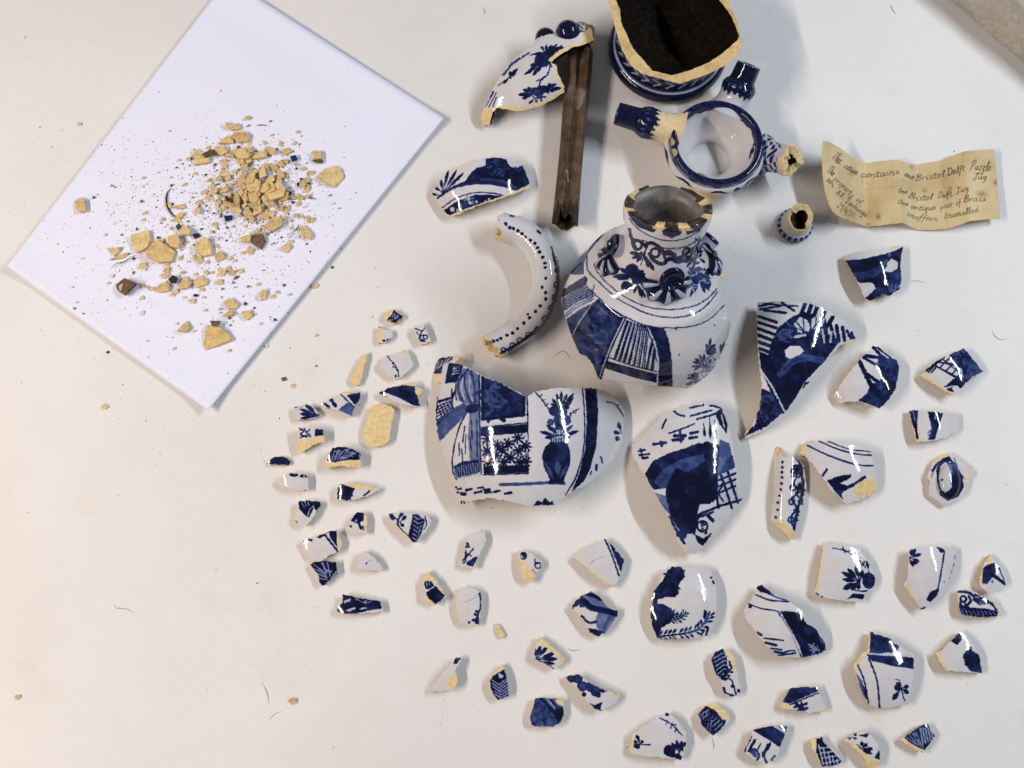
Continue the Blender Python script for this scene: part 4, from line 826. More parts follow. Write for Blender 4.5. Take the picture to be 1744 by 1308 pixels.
sherd('F', '750,680 790,660 830,610 885,560 920,590 960,650 990,700 1005,792 920,785 805,775 770,730',
 'F .94 828,612 885,560 893,606 866,636;F .80 898,690 930,655 940,640 950,668 986,690 1004,792 940,778 908,742;Y 8 .95 10 20 3 910,680 980,690 990,780 920,750;B 748,680 772,672 790,730 812,772 800,778 768,735',
 'five-sided sherd with a mid blue leaf blot and dark corner', R=(60, 60), ax=20, tilt=(-.03, 0), t=5)
sherd('F', '62,1155 125,1135 140,1170 210,1230 238,1272 215,1292 130,1302 100,1250 70,1190',
 'F .94 98,1150 132,1138 150,1182 236,1270 214,1290 130,1302 95,1222;Z 8 .12 5 110,1180 210,1260 135,1290 215,1285;Z 8 .12 4 112,1200 130,1285 165,1195 225,1265;B 62,1155 96,1148 96,1220 128,1302 104,1270 72,1195',
 'small dark sherd with white criss-cross lattice', R=(60, 60), t=5)
sherd('F', '250,1155 300,1120 350,1105 385,1120 440,1180 445,1262 438,1300 385,1312 345,1235',
 'B 248,1155 280,1165 345,1210 400,1262 445,1268 436,1312 385,1312 342,1232;T 26 .93 350,1200 345,1165 375,1175 405,1205 395,1225 372,1215;S 6 .9 320,1180 360,1220 400,1230;F .93 414,1252 446,1202 446,1265;F .86 330,1128 385,1118 372,1142 345,1136;T 16 .85 290,1140 318,1150 275,1150;O 8 .85 310,1125',
 'tilted sherd with a leaf spray and wide bare lower edge', R=(40, 60), ax=40, tilt=(.08, .1), t=6)
sherd('F', '550,1150 600,1120 660,1080 705,1065 745,1135 720,1170 680,1228 610,1190',
 'F .93 578,1140 620,1110 660,1082 706,1065 746,1138 720,1170 690,1210 600,1170;Z 8 .2 6 665,1090 720,1090 680,1180 735,1150;Z 7 .3 4 590,1140 640,1110 640,1180 680,1200;Y 6 .3 6 14 4 600,1130 660,1110 670,1180;B 548,1150 575,1148 640,1190 684,1216 678,1232 610,1196',
 'small sherd of dark foliage in the lower right corner', R=(50, 60), t=5)
# ------------------------------------------------------------------ lower middle sherds
sherd('D', '245,300 275,250 300,170 345,150 400,150 500,150 575,165 600,250 610,350 600,450 570,545 500,565 400,565 270,570 240,500 225,430 235,370',
 'F .95 245,292 300,232 330,170 368,146 410,156 428,208 390,255 382,275 392,300 372,326 320,326 270,340 268,366 300,365 340,388 358,430 346,472 292,502 272,568 240,500 226,430 238,370;Y 12 .78 14 26 4 320,200 400,170 410,230 330,310 280,310;O 40 .86 300,430;V 9 .93 13 40 275,555 350,545 430,535 500,512 550,462 568,412;F .5 500,515 560,430 570,410 560,470;V 6 .9 6 28 345,460 400,450 432,410;V 6 .9 5 22 340,400 350,430 400,440;T 10 .9 350,440 370,395 390,410 345,385;L 9 .9 560,500 548,545;T 16 .92 550,548 560,498;L 10 .9 520,545 530,525;O 6 .95 578,215 592,247 588,236',
 'square domed sherd with a dark tree and fern frond', R=(58, 75), ax=0, t=6)
sherd('D', '765,400 790,360 830,310 840,260 870,255 920,300 1020,345 1100,410 1130,480 1180,510 1230,590 1240,630 1180,670 1100,675 960,665 880,590 830,520 770,440',
 'F .95 972,406 1092,414 1122,480 1176,506 1236,600 1238,640 1105,674 1082,600 1040,520;F .74 1105,492 1160,492 1185,530 1130,540;Y 6 .2 10 20 7 1150,600 1190,610 1210,660 1160,665;F .5 1195,540 1230,580 1220,600 1200,570;S 7 .86 785,362 860,390 962,408;S 8 .88 960,410 1040,540 1096,672;L 9 .05 975,440 1052,560 1090,650;S 8 .88 832,312 920,345 1028,352;S 6 .8 880,295 960,330 1010,345;F .93 832,272 868,255 905,285 945,312 860,296;L 9 .85 880,562 992,576;L 13 .86 888,588 952,604;L 10 .85 920,622 980,628;L 13 .86 935,640 1000,650;L 10 .85 960,662 1060,648;L 8 .85 1000,640 1060,632;L 13 .86 842,532 866,545;O 10 .9 802,380',
 'long angled sherd with a dark lower corner and thin border lines', R=(60, 70), ax=-35, t=6)
sherd('D', '575,680 600,640 660,620 705,660 720,720 730,800 748,860 735,892 690,897 650,880 630,810 600,770 585,720',
 'F .90 578,680 602,640 645,622 668,680 672,760 640,800 605,770 588,720;Z 7 .2 6 590,680 620,790 640,650 655,760;Z 6 .2 5 640,650 655,740 670,640 690,740;V 8 .9 5 26 640,800 690,740 700,690;S 16 .93 650,850 660,880 700,892;O 10 .93 700,838 735,865;S 8 .9 640,790 690,800 710,850 720,890;B 655,620 706,656 722,740 716,780 698,720 670,660',
 'upright narrow sherd of dark fern leaves', R=(40, 80), ax=15, t=5.5)
sherd('D', '975,965 985,930 1030,850 1100,842 1185,840 1200,880 1242,980 1140,992 1060,975',
 'F .95 986,930 1030,848 1100,840 1187,838 1196,865 1100,906 1028,938;L 8 .9 1030,945 1100,915 1195,876;L 18 .93 1062,935 1100,972;L 14 .93 1048,962 1126,938;L 14 .93 1075,978 1130,964;L 12 .93 1095,930 1110,980;B 972,968 988,934 1050,962 1064,978;B 1210,975 1240,965 1244,985 1180,990',
 'flat-bottomed sherd with a dark slanting top and cross marks', R=(60, 60), t=5.5)
sherd('D', '500,1000 545,945 590,935 660,975 687,1030 660,1060 590,1125 560,1105 520,1060',
 'F .90 502,1000 545,948 600,960 664,1032 655,1062 592,1122 560,1100 520,1055;Z 7 .2 6 520,1000 600,1090 560,975 640,1050;Z 6 .25 5 520,1040 570,1100 510,1000 590,960;V 7 .97 6 26 530,1060 580,1010 590,960;B 543,946 590,932 662,974 690,1030 645,1030 600,975',
 'small sherd of blue fern with a bare clay top', R=(45, 60), tilt=(0, -.05), t=5.5)
sherd('D', '110,1220 130,1110 240,1030 325,990 370,1020 430,1100 437,1180 405,1264 330,1252 200,1240',
 'S 7 .85 283,1020 350,1058 412,1122;L 6 .85 318,1060 325,1035;L 6 .85 345,1080 355,1050;L 6 .85 370,1100 378,1080;L 6 .85 350,1058 375,1060;T 28 .93 172,1170 148,1118 185,1150 122,1150 150,1195 118,1185;O 13 .93 155,1185;L 6 .9 165,1172 226,1175;O 34 .92 338,1208;T 30 .93 395,1220 350,1165 378,1150 408,1155 430,1160 345,1245 375,1255 400,1262;T 26 .93 400,1210 430,1180 435,1200;O 12 .93 325,996;B 110,1220 128,1130 140,1105 128,1200;B 420,1190 437,1175 410,1258',
 'fan-shaped sherd with twig and leaf sprigs on white', R=(70, 80), t=5.5)
sherd('D', '815,1090 870,1075 920,1065 1022,1065 1010,1110 970,1190 960,1240 900,1288 830,1262 765,1215 805,1130',
 'F .94 816,1090 870,1075 925,1066 1002,1112 970,1188 900,1142;F .45 958,1066 1022,1066 1002,1112;L 9 .1 945,1068 1005,1110;S 12 .92 806,1128 775,1190 768,1215;S 14 .9 828,1148 800,1205 830,1235;S 12 .85 790,1210 830,1200 852,1240 840,1262;T 26 .92 880,1240 918,1160;T 20 .92 890,1280 870,1210;S 10 .9 905,1170 880,1230 900,1285;F .6 800,1205 830,1205 845,1250 820,1245;L 8 .9 860,1170 845,1200;O 6 .9 940,1240 925,1262 930,1250;B 880,1290 930,1265 925,1290',
 'squarish sherd at the bottom edge with dark top and reeds', R=(55, 70), ax=-20, t=5.5)
sherd('C', '310,290 335,190 345,130 400,88 460,95 465,150 430,220 412,262 402,322 350,315 300,300',
 'T 22 .92 365,190 330,182 345,160;S 9 .88 386,198 350,240 318,275;L 9 .88 335,222 372,242;L 8 .85 340,210 335,270;F .94 342,285 385,255 412,244 402,276 382,308 350,300;L 8 .8 325,290 340,270;B 385,312 412,262 404,322 370,325',
 'oblong white sherd with a small blue cross of strokes', R=(40, 70), ax=-20, t=5)
sherd('C', '665,205 740,225 810,280 805,320 770,355 760,405 740,412 690,380 675,290',
 'B 663,205 682,262 742,320 772,358 760,412 690,382 672,290;F .9 678,222 715,228 718,255 705,265 690,245;R 20 7 .9 695,242;R 18 8 .9 785,302;S 8 .9 765,262 775,290 800,285;S 7 .9 740,325 770,350;L 7 .9 755,330 748,350',
 'small sherd with blue curls and a bare clay left side', R=(40, 60), t=5.5)
sherd('C', '75,400 100,335 150,390 217,490 190,520 150,548 120,530 75,510 90,470',
 'B 73,405 100,333 160,395 218,490 190,470 140,402 100,395;F .95 94,470 150,430 212,482 190,515 150,542 105,502;F .92 74,440 86,392 126,396 142,426 110,450;L 6 .2 95,400 100,430;L 6 .2 110,400 115,425;B 72,508 95,500 150,540 150,552 120,535',
 'diamond sherd with a dark blot and clay point', R=(60, 60), t=5.5)
sherd('C', '280,480 315,432 370,440 437,470 435,560 420,672 350,672 310,650 282,570',
 'S 12 .93 425,475 434,530 428,570 412,610 418,664;F .93 400,620 422,600 418,670 395,660;O 8 .93 405,585 398,605 385,640 360,655 400,640;S 3 .25 330,530 380,510 420,480',
 'white oblong sherd with a dark line down its right edge', R=(34, 80), ax=0, t=5.5)
sherd('C', '1005,250 1090,185 1200,135 1240,170 1322,270 1302,340 1290,380 1255,440 1200,410 1140,360 1080,310',
 'L 10 .93 1200,138 1245,240 1288,366;F .95 1222,150 1265,190 1322,266 1300,345 1262,250;S 3 .25 1100,300 1150,260 1180,250;B 1003,250 1020,248 1085,305 1140,350 1205,400 1258,432 1250,446 1190,412 1075,312',
 'triangular white sherd with a dark striped right corner', R=(70, 70), tilt=(0, -.03), t=5.5)
sherd('C', '985,560 1050,490 1120,460 1170,500 1220,560 1282,580 1275,620 1240,670 1200,730 1160,745 1110,720 1060,630 1000,570',
 'F .36 1050,490 1120,460 1172,500 1222,560 1200,575 1100,540;F .42 1170,560 1222,560 1282,592 1240,670 1200,728 1150,690 1140,640;L 40 .93 1015,540 1045,500;F .9 1030,510 1062,495 1080,560 1045,560;S 36 .94 1070,520 1110,560 1190,580 1285,602;S 20 .92 1085,478 1130,490 1172,512;S 14 .93 1055,615 1100,655 1150,650;F .93 1092,688 1140,695 1192,712 1160,746 1110,722;S 8 .9 1010,545 1000,570;L 20 .6 1230,620 1195,690',
 'sherd with swirling blue bands and pale wash', R=(60, 60), ax=30, t=5.5)
sherd('C', '110,1085 200,960 280,870 314,868 302,900 275,960 287,1000 280,1052 240,1075',
 'B 232,985 280,970 288,1048 222,1072;S 13 .9 270,905 282,878 310,865;L 10 .9 280,905 305,872;S 3 .3 285,930 270,975',
 'thin white wing-shaped sherd with a clay notch', R=(60, 60), tilt=(.04, .05), t=4.5)
sherd('C', '485,1010 510,980 565,910 587,970 602,1040 607,1110 570,1125 540,1137 515,1110 490,1060',
 'F .92 488,1008 515,980 545,960 578,940 602,1040 607,1108 540,1135 512,1105 492,1060;Z 7 .2 7 500,1010 520,1100 540,1040 555,1120;Z 7 .2 7 545,1040 555,1120 595,1000 605,1090;F .1 540,965 575,985 565,1000 545,1000;B 518,975 566,906 578,942 545,962',
 'little oval sherd of blue herringbone leaves', R=(34, 60), t=5.5)
sherd('C', '755,880 770,800 795,740 830,770 900,830 957,882 940,910 882,947 820,905',
 'B 768,765 797,737 830,768 957,880 940,912 905,870 850,815;T 34 .94 775,885 768,815 802,800 848,800 895,842 905,880;T 24 .94 800,895 890,912 885,945;S 8 .9 755,880 800,895 830,900;B 880,948 945,900 938,920',
 'small sherd with a fan of dark blue leaves', R=(55, 60), t=5.5)
sherd('C', '950,990 1040,975 1080,1010 1130,1040 1210,1075 1297,1105 1270,1150 1180,1207 1130,1185 1060,1110 1030,1060 985,1025',
 'O 28 .74 985,1000 1030,998 1060,1050 1110,1052 1142,1080;R 28 8 .95 985,1000 1030,998 1060,1050 1110,1052 1142,1080;O 14 .95 1070,1100 1185,1075 1160,1105;F .92 1120,1182 1150,1165 1182,1148 1172,1180 1180,1205;S 9 .9 1105,1160 1140,1170 1170,1155;S 8 .9 1190,1085 1210,1078;O 10 .93 965,998;B 1215,1078 1297,1105 1285,1120 1230,1095',
 'long ragged sherd with a row of round blue petals', R=(70, 70), ax=-25, t=5)
sherd('C', '735,1240 770,1120 830,1120 940,1130 947,1210 930,1270 880,1302 780,1300 745,1290',
 'F .55 735,1240 770,1120 830,1120 942,1130 947,1210 930,1270 880,1302 780,1300 745,1290;Y 14 .68 14 40 3 750,1250 780,1140 880,1240 800,1290;S 16 .94 800,1120 880,1205 925,1275;S 12 .93 858,1128 905,1180;F .94 880,1198 947,1178 945,1235 912,1288;L 10 .2 840,1125 890,1185;S 10 .9 820,1260 830,1290;S 10 .9 750,1260 765,1298;B 888,1134 942,1130 946,1176 915,1165',
 'small blue-washed sherd with a clay corner', R=(60, 60), t=5.5)
# ------------------------------------------------------------------ left-hand sherds
sherd('A', '1162,165 1200,92 1250,95 1268,92 1300,128 1340,148 1330,182 1300,195 1280,228 1235,212 1190,188',
 'B 1160,165 1200,90 1254,94 1238,140 1196,182;F .93 1196,180 1238,140 1256,96 1300,130 1340,150 1328,182 1284,222 1236,208;S 10 .15 1240,160 1265,130 1270,180 1290,150 1300,170;S 8 .2 1220,190 1250,190',
 'topmost tiny sherd with white scribbles on blue', R=(60, 60), t=5, sp=1.0)
sherd('A', '1110,250 1150,262 1180,285 1230,290 1247,330 1225,375 1160,407 1110,402',
 'B 1108,250 1140,262 1150,300 1142,402 1110,407;F .9 1115,250 1150,248 1155,264 1125,264;O 12 .93 1165,382;O 10 .7 1197,377;O 8 .7 1220,372', 'tiny white sherd with two dots and a clay side', R=(30, 60), t=4.5, sp=1.0)
sherd('A', '1455,260 1515,215 1545,250 1560,290 1580,340 1602,385 1560,412 1500,417 1490,395 1465,330 1435,295',
 'S 10 .93 1450,268 1520,292 1548,258;S 12 .93 1520,292 1500,330 1490,365;R 20 10 .93 1550,350;O 16 .9 1515,380 1535,390;S 10 .93 1470,300 1490,330 1540,330;O 12 .9 1500,350;B 1490,400 1560,395 1602,380 1595,412 1500,425', 'tiny sherd with blue squiggles next to the paper sheet', R=(34, 60), ax=-20, t=5.5, sp=1.0)
sherd('A', '1008,490 1012,525 975,660 940,790 905,802 860,772 860,740 900,650 950,560', 'L 5 .8 868,740 862,770', 'slim bare clay splinter shaped like a spike', R=(14, 90), ax=-15, t=4, sp=1.4, allclay=True)
sherd('A', '1115,610 1190,520 1290,500 1355,460 1392,490 1442,610 1400,660 1310,735 1270,742 1180,680',
 'B 1302,497 1355,456 1394,490 1370,502;S 9 .88 1196,524 1250,590 1290,650 1306,722;O 11 .9 1250,590 1290,655 1275,712;S 8 .88 1250,620 1262,630 1280,625', 'pale sherd with one beaded blue twig', R=(60, 60), t=5)
sherd('A', '575,970 665,920 760,875 800,855 850,848 890,870 947,863 945,920 905,985 865,1087 800,1060 700,1020 610,1000',
 'F .95 818,886 890,870 947,863 942,920 905,985 870,948;L 11 .94 760,878 900,1008;F .52 742,1022 830,955 902,1005 866,1087;L 28 .92 612,966 655,1000;L 32 .93 676,935 716,985;B 772,870 832,843 882,868 818,890;O 14 .94 600,970', 'pointed sherd with two strokes and a blue wash', R=(55, 60), t=5.5)
sherd('A', '1118,862 1165,850 1200,820 1320,795 1380,772 1440,773 1455,800 1535,850 1500,880 1480,900 1507,992 1470,997 1380,985 1260,950 1190,895 1130,887',
 'F .97 1118,860 1200,825 1330,795 1452,805 1456,860 1482,900 1507,992 1440,985 1320,920 1190,868 1140,886;B 1455,808 1537,850 1500,882 1476,890 1456,858;B 1350,795 1400,768 1452,778 1452,803', 'almost black triangular sherd with a white lower edge', R=(45, 60), ax=20, t=5.5)
sherd('T', '633,690 651,688 667,692 672,699 666,727 663,750 657,757 640,762 622,752 621,735 626,715', 'F .9 620,728 627,730 625,752 620,750;B 627,700 680,690 670,760 628,756', 'large bare clay slab lying glaze side down', R=(80, 90), t=5, sp=1.5, allclay=True)
sherd('A', '330,1000 370,985 400,1010 450,968 510,995 540,1040 574,1080 500,1107 400,1117 360,1122 345,1060',
 'T 40 .94 545,1080 385,1015 385,1060 395,1105 470,985 430,970;T 30 .94 550,1085 480,1090 510,1050 470,1060;S 7 .9 570,1080 480,1040 420,1030;O 12 .94 345,997;O 8 .9 560,1068', 'tiny sherd with dark teardrop leaves', R=(50, 60), t=5, sp=1.0)
sherd('T', '508,727 526,727 551,731 551,741 554,752 533,758 511,773 507,771 508,750',
 'B 506,751 524,747 552,741 556,753 533,760 511,775 505,772;F .96 537,731 552,731 552,742 536,743;S 2.4 .93 510,730 517,734 512,740 522,744;S 2 .93 518,729 522,736 528,731;S 2 .92 511,746 520,742 530,744;S 2 .92 522,738 528,740', 'two-tone tiny sherd half glazed and half bare clay', R=(45, 60), tilt=(0, .15), t=6, sp=1.0)
sherd('B', '70,180 110,158 150,152 195,160 230,190 215,212 150,212 75,210', 'F .82 50,120 250,120 250,250 50,250;L 8 .93 110,160 112,205;L 8 .93 165,160 180,205', 'leftmost sherd, a tiny plain blue oval', R=(40, 40), t=3, sp=1.0, nib=.4)
sherd('B', '475,180 490,140 515,90 600,85 660,100 712,135 712,175 717,232 670,232 590,217 520,227 458,240',
 'B 455,192 530,196 600,182 712,176 718,234 590,222 520,230 455,242;F .90 476,182 492,140 516,88 600,84 660,100 713,135 712,176 600,180 530,195;Z 7 .2 7 530,110 690,120 510,180 600,170;Z 7 .2 5 600,110 700,140 640,100 710,165;R 14 7 .2 560,125;Y 6 .25 8 14 3 500,130 600,100 690,160 520,180', 'blue scribbled sherd with an arched clay lower edge', R=(45, 60), tilt=(0, .12), t=7)
sherd('B', '135,325 205,265 335,275 347,310 352,387 300,392 200,367 150,345',
 'F .9 216,278 230,268 275,272 280,285 260,294 225,290;F .9 285,296 298,276 318,280 312,302;O 12 .9 335,288;B 140,335 200,365 300,388 350,382 348,395 300,398 195,375', 'white sherd with two blue blots along the top', R=(34, 60), t=5.5)
sherd('B', '548,372 570,340 620,338 720,348 852,380 780,422 700,447 620,462 546,452',
 'F .86 548,372 570,345 672,374 632,456 546,452;Y 9 .95 14 20 3 550,375 660,375 630,450 550,450;L 12 .9 792,374 738,426;B 575,333 620,332 720,346 854,380 790,388 700,378 640,362;B 690,450 780,412 852,382 780,425', 'tapering sherd, blue at its blunt left end', R=(50, 60), t=5.5)
sherd('B', '278,465 350,455 432,470 437,495 410,530 370,590 330,642 290,637 255,600 275,540',
 'F .94 278,465 350,455 432,470 437,495 408,532 386,506 352,578 320,556 286,520;S 8 .1 345,565 360,520 385,500;Z 6 .2 4 300,470 345,465 320,510 350,490;L 9 .9 258,602 272,618', 'sherd with a dark V-shaped blot on white', R=(45, 60), t=5.5)
sherd('B', '640,605 660,570 690,538 745,545 757,600 757,692 720,692 650,672 615,657',
 'F .92 658,578 690,538 738,548 732,600 690,622 644,602;L 16 .93 700,620 716,656;O 8 .93 643,640 730,645 735,662;O 10 .2 680,600;B 738,543 760,600 760,694 736,692 738,610', 'small upright sherd with a blue blot and clay right side', R=(40, 60), t=5.5, sp=1.0)
sherd('B', '905,550 990,540 1100,550 1160,560 1210,583 1190,640 1150,690 1110,747 1075,752 1040,710 970,640 910,575',
 'F .93 1075,555 1110,555 1160,600 1130,700 1100,746 1075,750 1045,705 1060,640;Z 8 .2 6 1085,570 1075,720 1110,590 1100,735;Z 7 .2 5 1115,590 1105,720 1150,580 1125,690;T 36 .93 965,590 905,550 915,580;T 34 .93 985,610 1030,565 1010,640;S 12 .92 992,545 975,600 975,640 1045,712;T 22 .92 960,600 1010,545;S 8 .9 1160,570 1170,630 1150,660;O 8 .9 1205,580', 'fan sherd with a dark feather leaf and curled stem', R=(60, 60), t=5.5)
sherd('B', '305,745 340,720 400,715 490,672 547,668 582,760 572,812 500,837 430,882 370,865 330,790',
 'O 9 .93 318,745 350,730 330,765 368,735 345,718;F .93 408,716 440,690 485,674 475,695 430,722;L 13 .92 455,690 555,816;F .92 490,672 545,670 548,790 500,715;L 9 .1 470,690 552,790;B 545,665 586,765 570,815 554,790', 'white sherd with parallel dark stripes at one corner', R=(60, 60), tilt=(0, .04), t=5.5)
sherd('B', '360,905 380,890 460,878 547,885 552,970 500,1012 450,1057 425,1030 410,970 370,920',
 'F .93 360,905 380,890 460,878 547,885 552,970 500,1012 450,1057 425,1030 410,970 370,920;Z 8 .22 5 385,905 415,1000 470,970 480,1010;Z 8 .22 6 445,895 510,1000 475,960 545,950;L 8 .2 480,890 500,990', 'dark sherd of striped leaves touching a white sherd', R=(50, 60), t=5)
sherd('B', '690,930 710,830 735,810 800,850 872,937 840,952 770,947', 'O 7 .55 752,897;S 3 .3 755,890 790,870', 'plain white sherd with a single speck', R=(45, 60), tilt=(-.05, 0), t=5)
sherd('B', '545,1210 585,1170 585,1113 640,1120 720,1140 850,1160 872,1237 800,1242 680,1247 600,1252 543,1232',
 'F .94 545,1212 585,1170 585,1113 640,1120 720,1140 850,1160 858,1212 780,1222 680,1246 600,1252 543,1232;F .1 590,1160 640,1140 645,1160 600,1175;F .08 600,1225 670,1200 680,1210 640,1232;F .08 700,1215 740,1200 760,1208 720,1222;S 8 .3 680,1140 730,1170 790,1165;Y 6 .2 5 12 3 660,1140 760,1150 760,1190', 'dark oblong sherd below the plain white one', R=(40, 60), ax=80, t=5.5)
sherd('C', '525,660 550,680 578,740 565,757 535,717', '', 'tiny bare clay flake among the lower sherds', R=(60, 60), t=2.5, sp=1.5, allclay=True)

# ------------------------------------------------------------------ handwritten note
GL = {'a': ('.8,.9 .3,1 0,.5 .2,0 .7,.4 .8,.9|.8,.9 .75,.2 1,.1', 1.0), 'b': ('0,2 0,0 .5,0 .7,.6 .1,.8', .85), 'c': ('.7,.85 .3,1 0,.5 .2,0 .8,.2', .8), 'd': ('.7,.9 .2,.9 0,.4 .3,0 .7,.5|.9,2 .7,.1 1,.1', 1.0),
 'e': ('.05,.5 .6,.6 .5,1 .15,.9 0,.3 .3,0 .8,.2', .8), 'f': ('.7,1.9 .4,1.9 .2,.5 0,-1|0,.9 .6,.9', .7), 'g': ('.7,.9 .2,1 0,.5 .3,.1 .7,.6|.75,.9 .6,-.8 .1,-1', .9), 'h': ('0,2 0,0|0,.6 .4,1 .6,.7 .6,.05 .9,.1', .9),
 'i': ('.1,.9 .1,.1 .4,.1|.2,1.5 .25,1.55', .45), 'l': ('.1,.2 .5,1.8 .3,2 .15,.2 .5,.1', .5), 'm': ('0,.9 0,0|0,.6 .3,1 .45,.6 .45,0|.45,.6 .8,1 .9,.6 .9,.05 1.2,.1', 1.25), 'n': ('0,.9 0,0|0,.6 .4,1 .6,.7 .6,.05 .9,.1', .9),
 'o': ('.4,1 0,.6 .2,0 .6,.3 .5,.9 .4,1 .9,.85', .85), 'p': ('.1,1 -.1,-1|.05,.7 .5,1 .6,.4 .1,.1', .8), 'q': ('.7,.9 .2,1 0,.4 .4,.1 .7,.8|.75,.9 .6,-1 .9,-.7', 1.0), 'r': ('0,.9 .1,0|.1,.6 .4,1 .7,.85', .65), 's': ('.6,.95 .2,.8 .5,.3 .1,.05|.5,.2 .8,.1', .75),
 't': ('.2,1.7 .1,.2 .5,.1|-.1,1.1 .6,1.2', .55), 'u': ('0,.9 .05,.1 .5,.2 .6,.9|.6,.9 .65,.1 .9,.1', .9), 'y': ('0,.9 .1,.3 .5,.3|.65,.9 .3,-1 0,-.8', .8), 'z': ('0,.9 .6,.9 .1,.2 .6,0 .3,-.9 0,-.7', .75),
 'T': ('-.2,1.9 1.2,2.1|.5,2 .3,0', 1.1), 'B': ('.3,2 0,0|-.1,1.8 .7,2.1 .9,1.5 .2,1.1 1,.8 .7,.1 0,0', 1.15), 'D': ('.3,2 .1,0|-.1,1.9 .8,1.9 1.2,1 .8,.1 0,.05', 1.3), 'P': ('.3,2 0,-.2|-.1,1.7 .5,2.2 1,1.8 .7,1.1 .2,1', 1.1),
 'J': ('.1,1.9 1,2.0|.6,2 .4,0 0,-.1 -.1,.3', 1.0), 'O': ('.5,1.6 0,.9 .2,0 .9,.3 .8,1.3 .5,1.6', 1.1), 'M': ('0,0 .2,1.8 .6,.4 1,1.8 1.2,0', 1.4), 'A': ('0,0 .6,1.9 .9,0|.2,.7 .9,.8', 1.1), 'F': ('.1,1.9 1,2|.5,1.9 .3,0|.2,1 .8,1.1', .95), 'E': ('.8,1.6 .2,1.5 .5,1 0,.5 .4,0 .9,.2', 1.0),
 '.': ('.1,0 .2,.05', .4), '/': ('0,-.4 .6,1.9', .7), '-': ('0,.8 .9,.85', 1.2), '0': ('.4,1.5 0,.8 .3,0 .7,.7 .4,1.5', .85), '1': ('.2,1.6 .2,0', .5), '2': ('0,1.2 .4,1.6 .5,1 0,.1 .7,.1', .85), '3': ('0,1.5 .6,1.5 .3,.9 .6,.5 .1,0', .8), '4': ('.2,1.5 0,.7 .7,.7|.5,1.4 .5,0', .85), '5': ('.7,1.5 .2,1.5 .1,.9 .6,.6 .1,0', .8), '7': ('0,1.5 .7,1.5 .3,0', .8), '9': ('.6,1.3 .2,1.5 .1,.9 .6,1.1 .5,0', .8)}
def write(c, text, f, base, size, w, d, slant=.28, ch='brn'):
    L = smooth(pts(base, f), 8); sl = np.r_[0, np.cumsum(np.hypot(*np.diff(L, axis=0).T))]; k = FR[f][2]; size = size / k; w = w / k
    tot = sum(GL[x][1] + .18 if x in GL else .7 for x in text); sx = sl[-1] / tot; x = 0
    rg = random.Random(len(text))
    for chh in text:
        if chh not in GL: x += .7 * sx; continue
        st_, adv = GL[chh]; jy = rg.uniform(-.12, .12); js = rg.uniform(.9, 1.12)
        for s in st_.split('|'):
            p = np.array([[float(q) for q in v.split(',')] for v in s.split()]); p = smooth(p, 4) if len(p) > 2 else p; out = []
            for gx, gy in p:
                t = x + gx * sx * .95; a = np.array([np.interp(t, sl, L[:, 0]), np.interp(t, sl, L[:, 1])]); b = np.array([np.interp(t + 1, sl, L[:, 0]), np.interp(t + 1, sl, L[:, 1])]); b2 = np.array([np.interp(t - 1, sl, L[:, 0]), np.interp(t - 1, sl, L[:, 1])])
                v = b - b2; v /= max(np.hypot(*v), 1e-6); nn = np.array([v[1], -v[0]]); h = (gy * js + jy) * size
                out.append(a + nn * h + v * h * slant)
            c.line(np.array(out), w * rg.uniform(.74, 1.05), d * rg.uniform(.85, 1), ch)
        x += (adv + .18) * sx * rg.uniform(.93, 1.05)
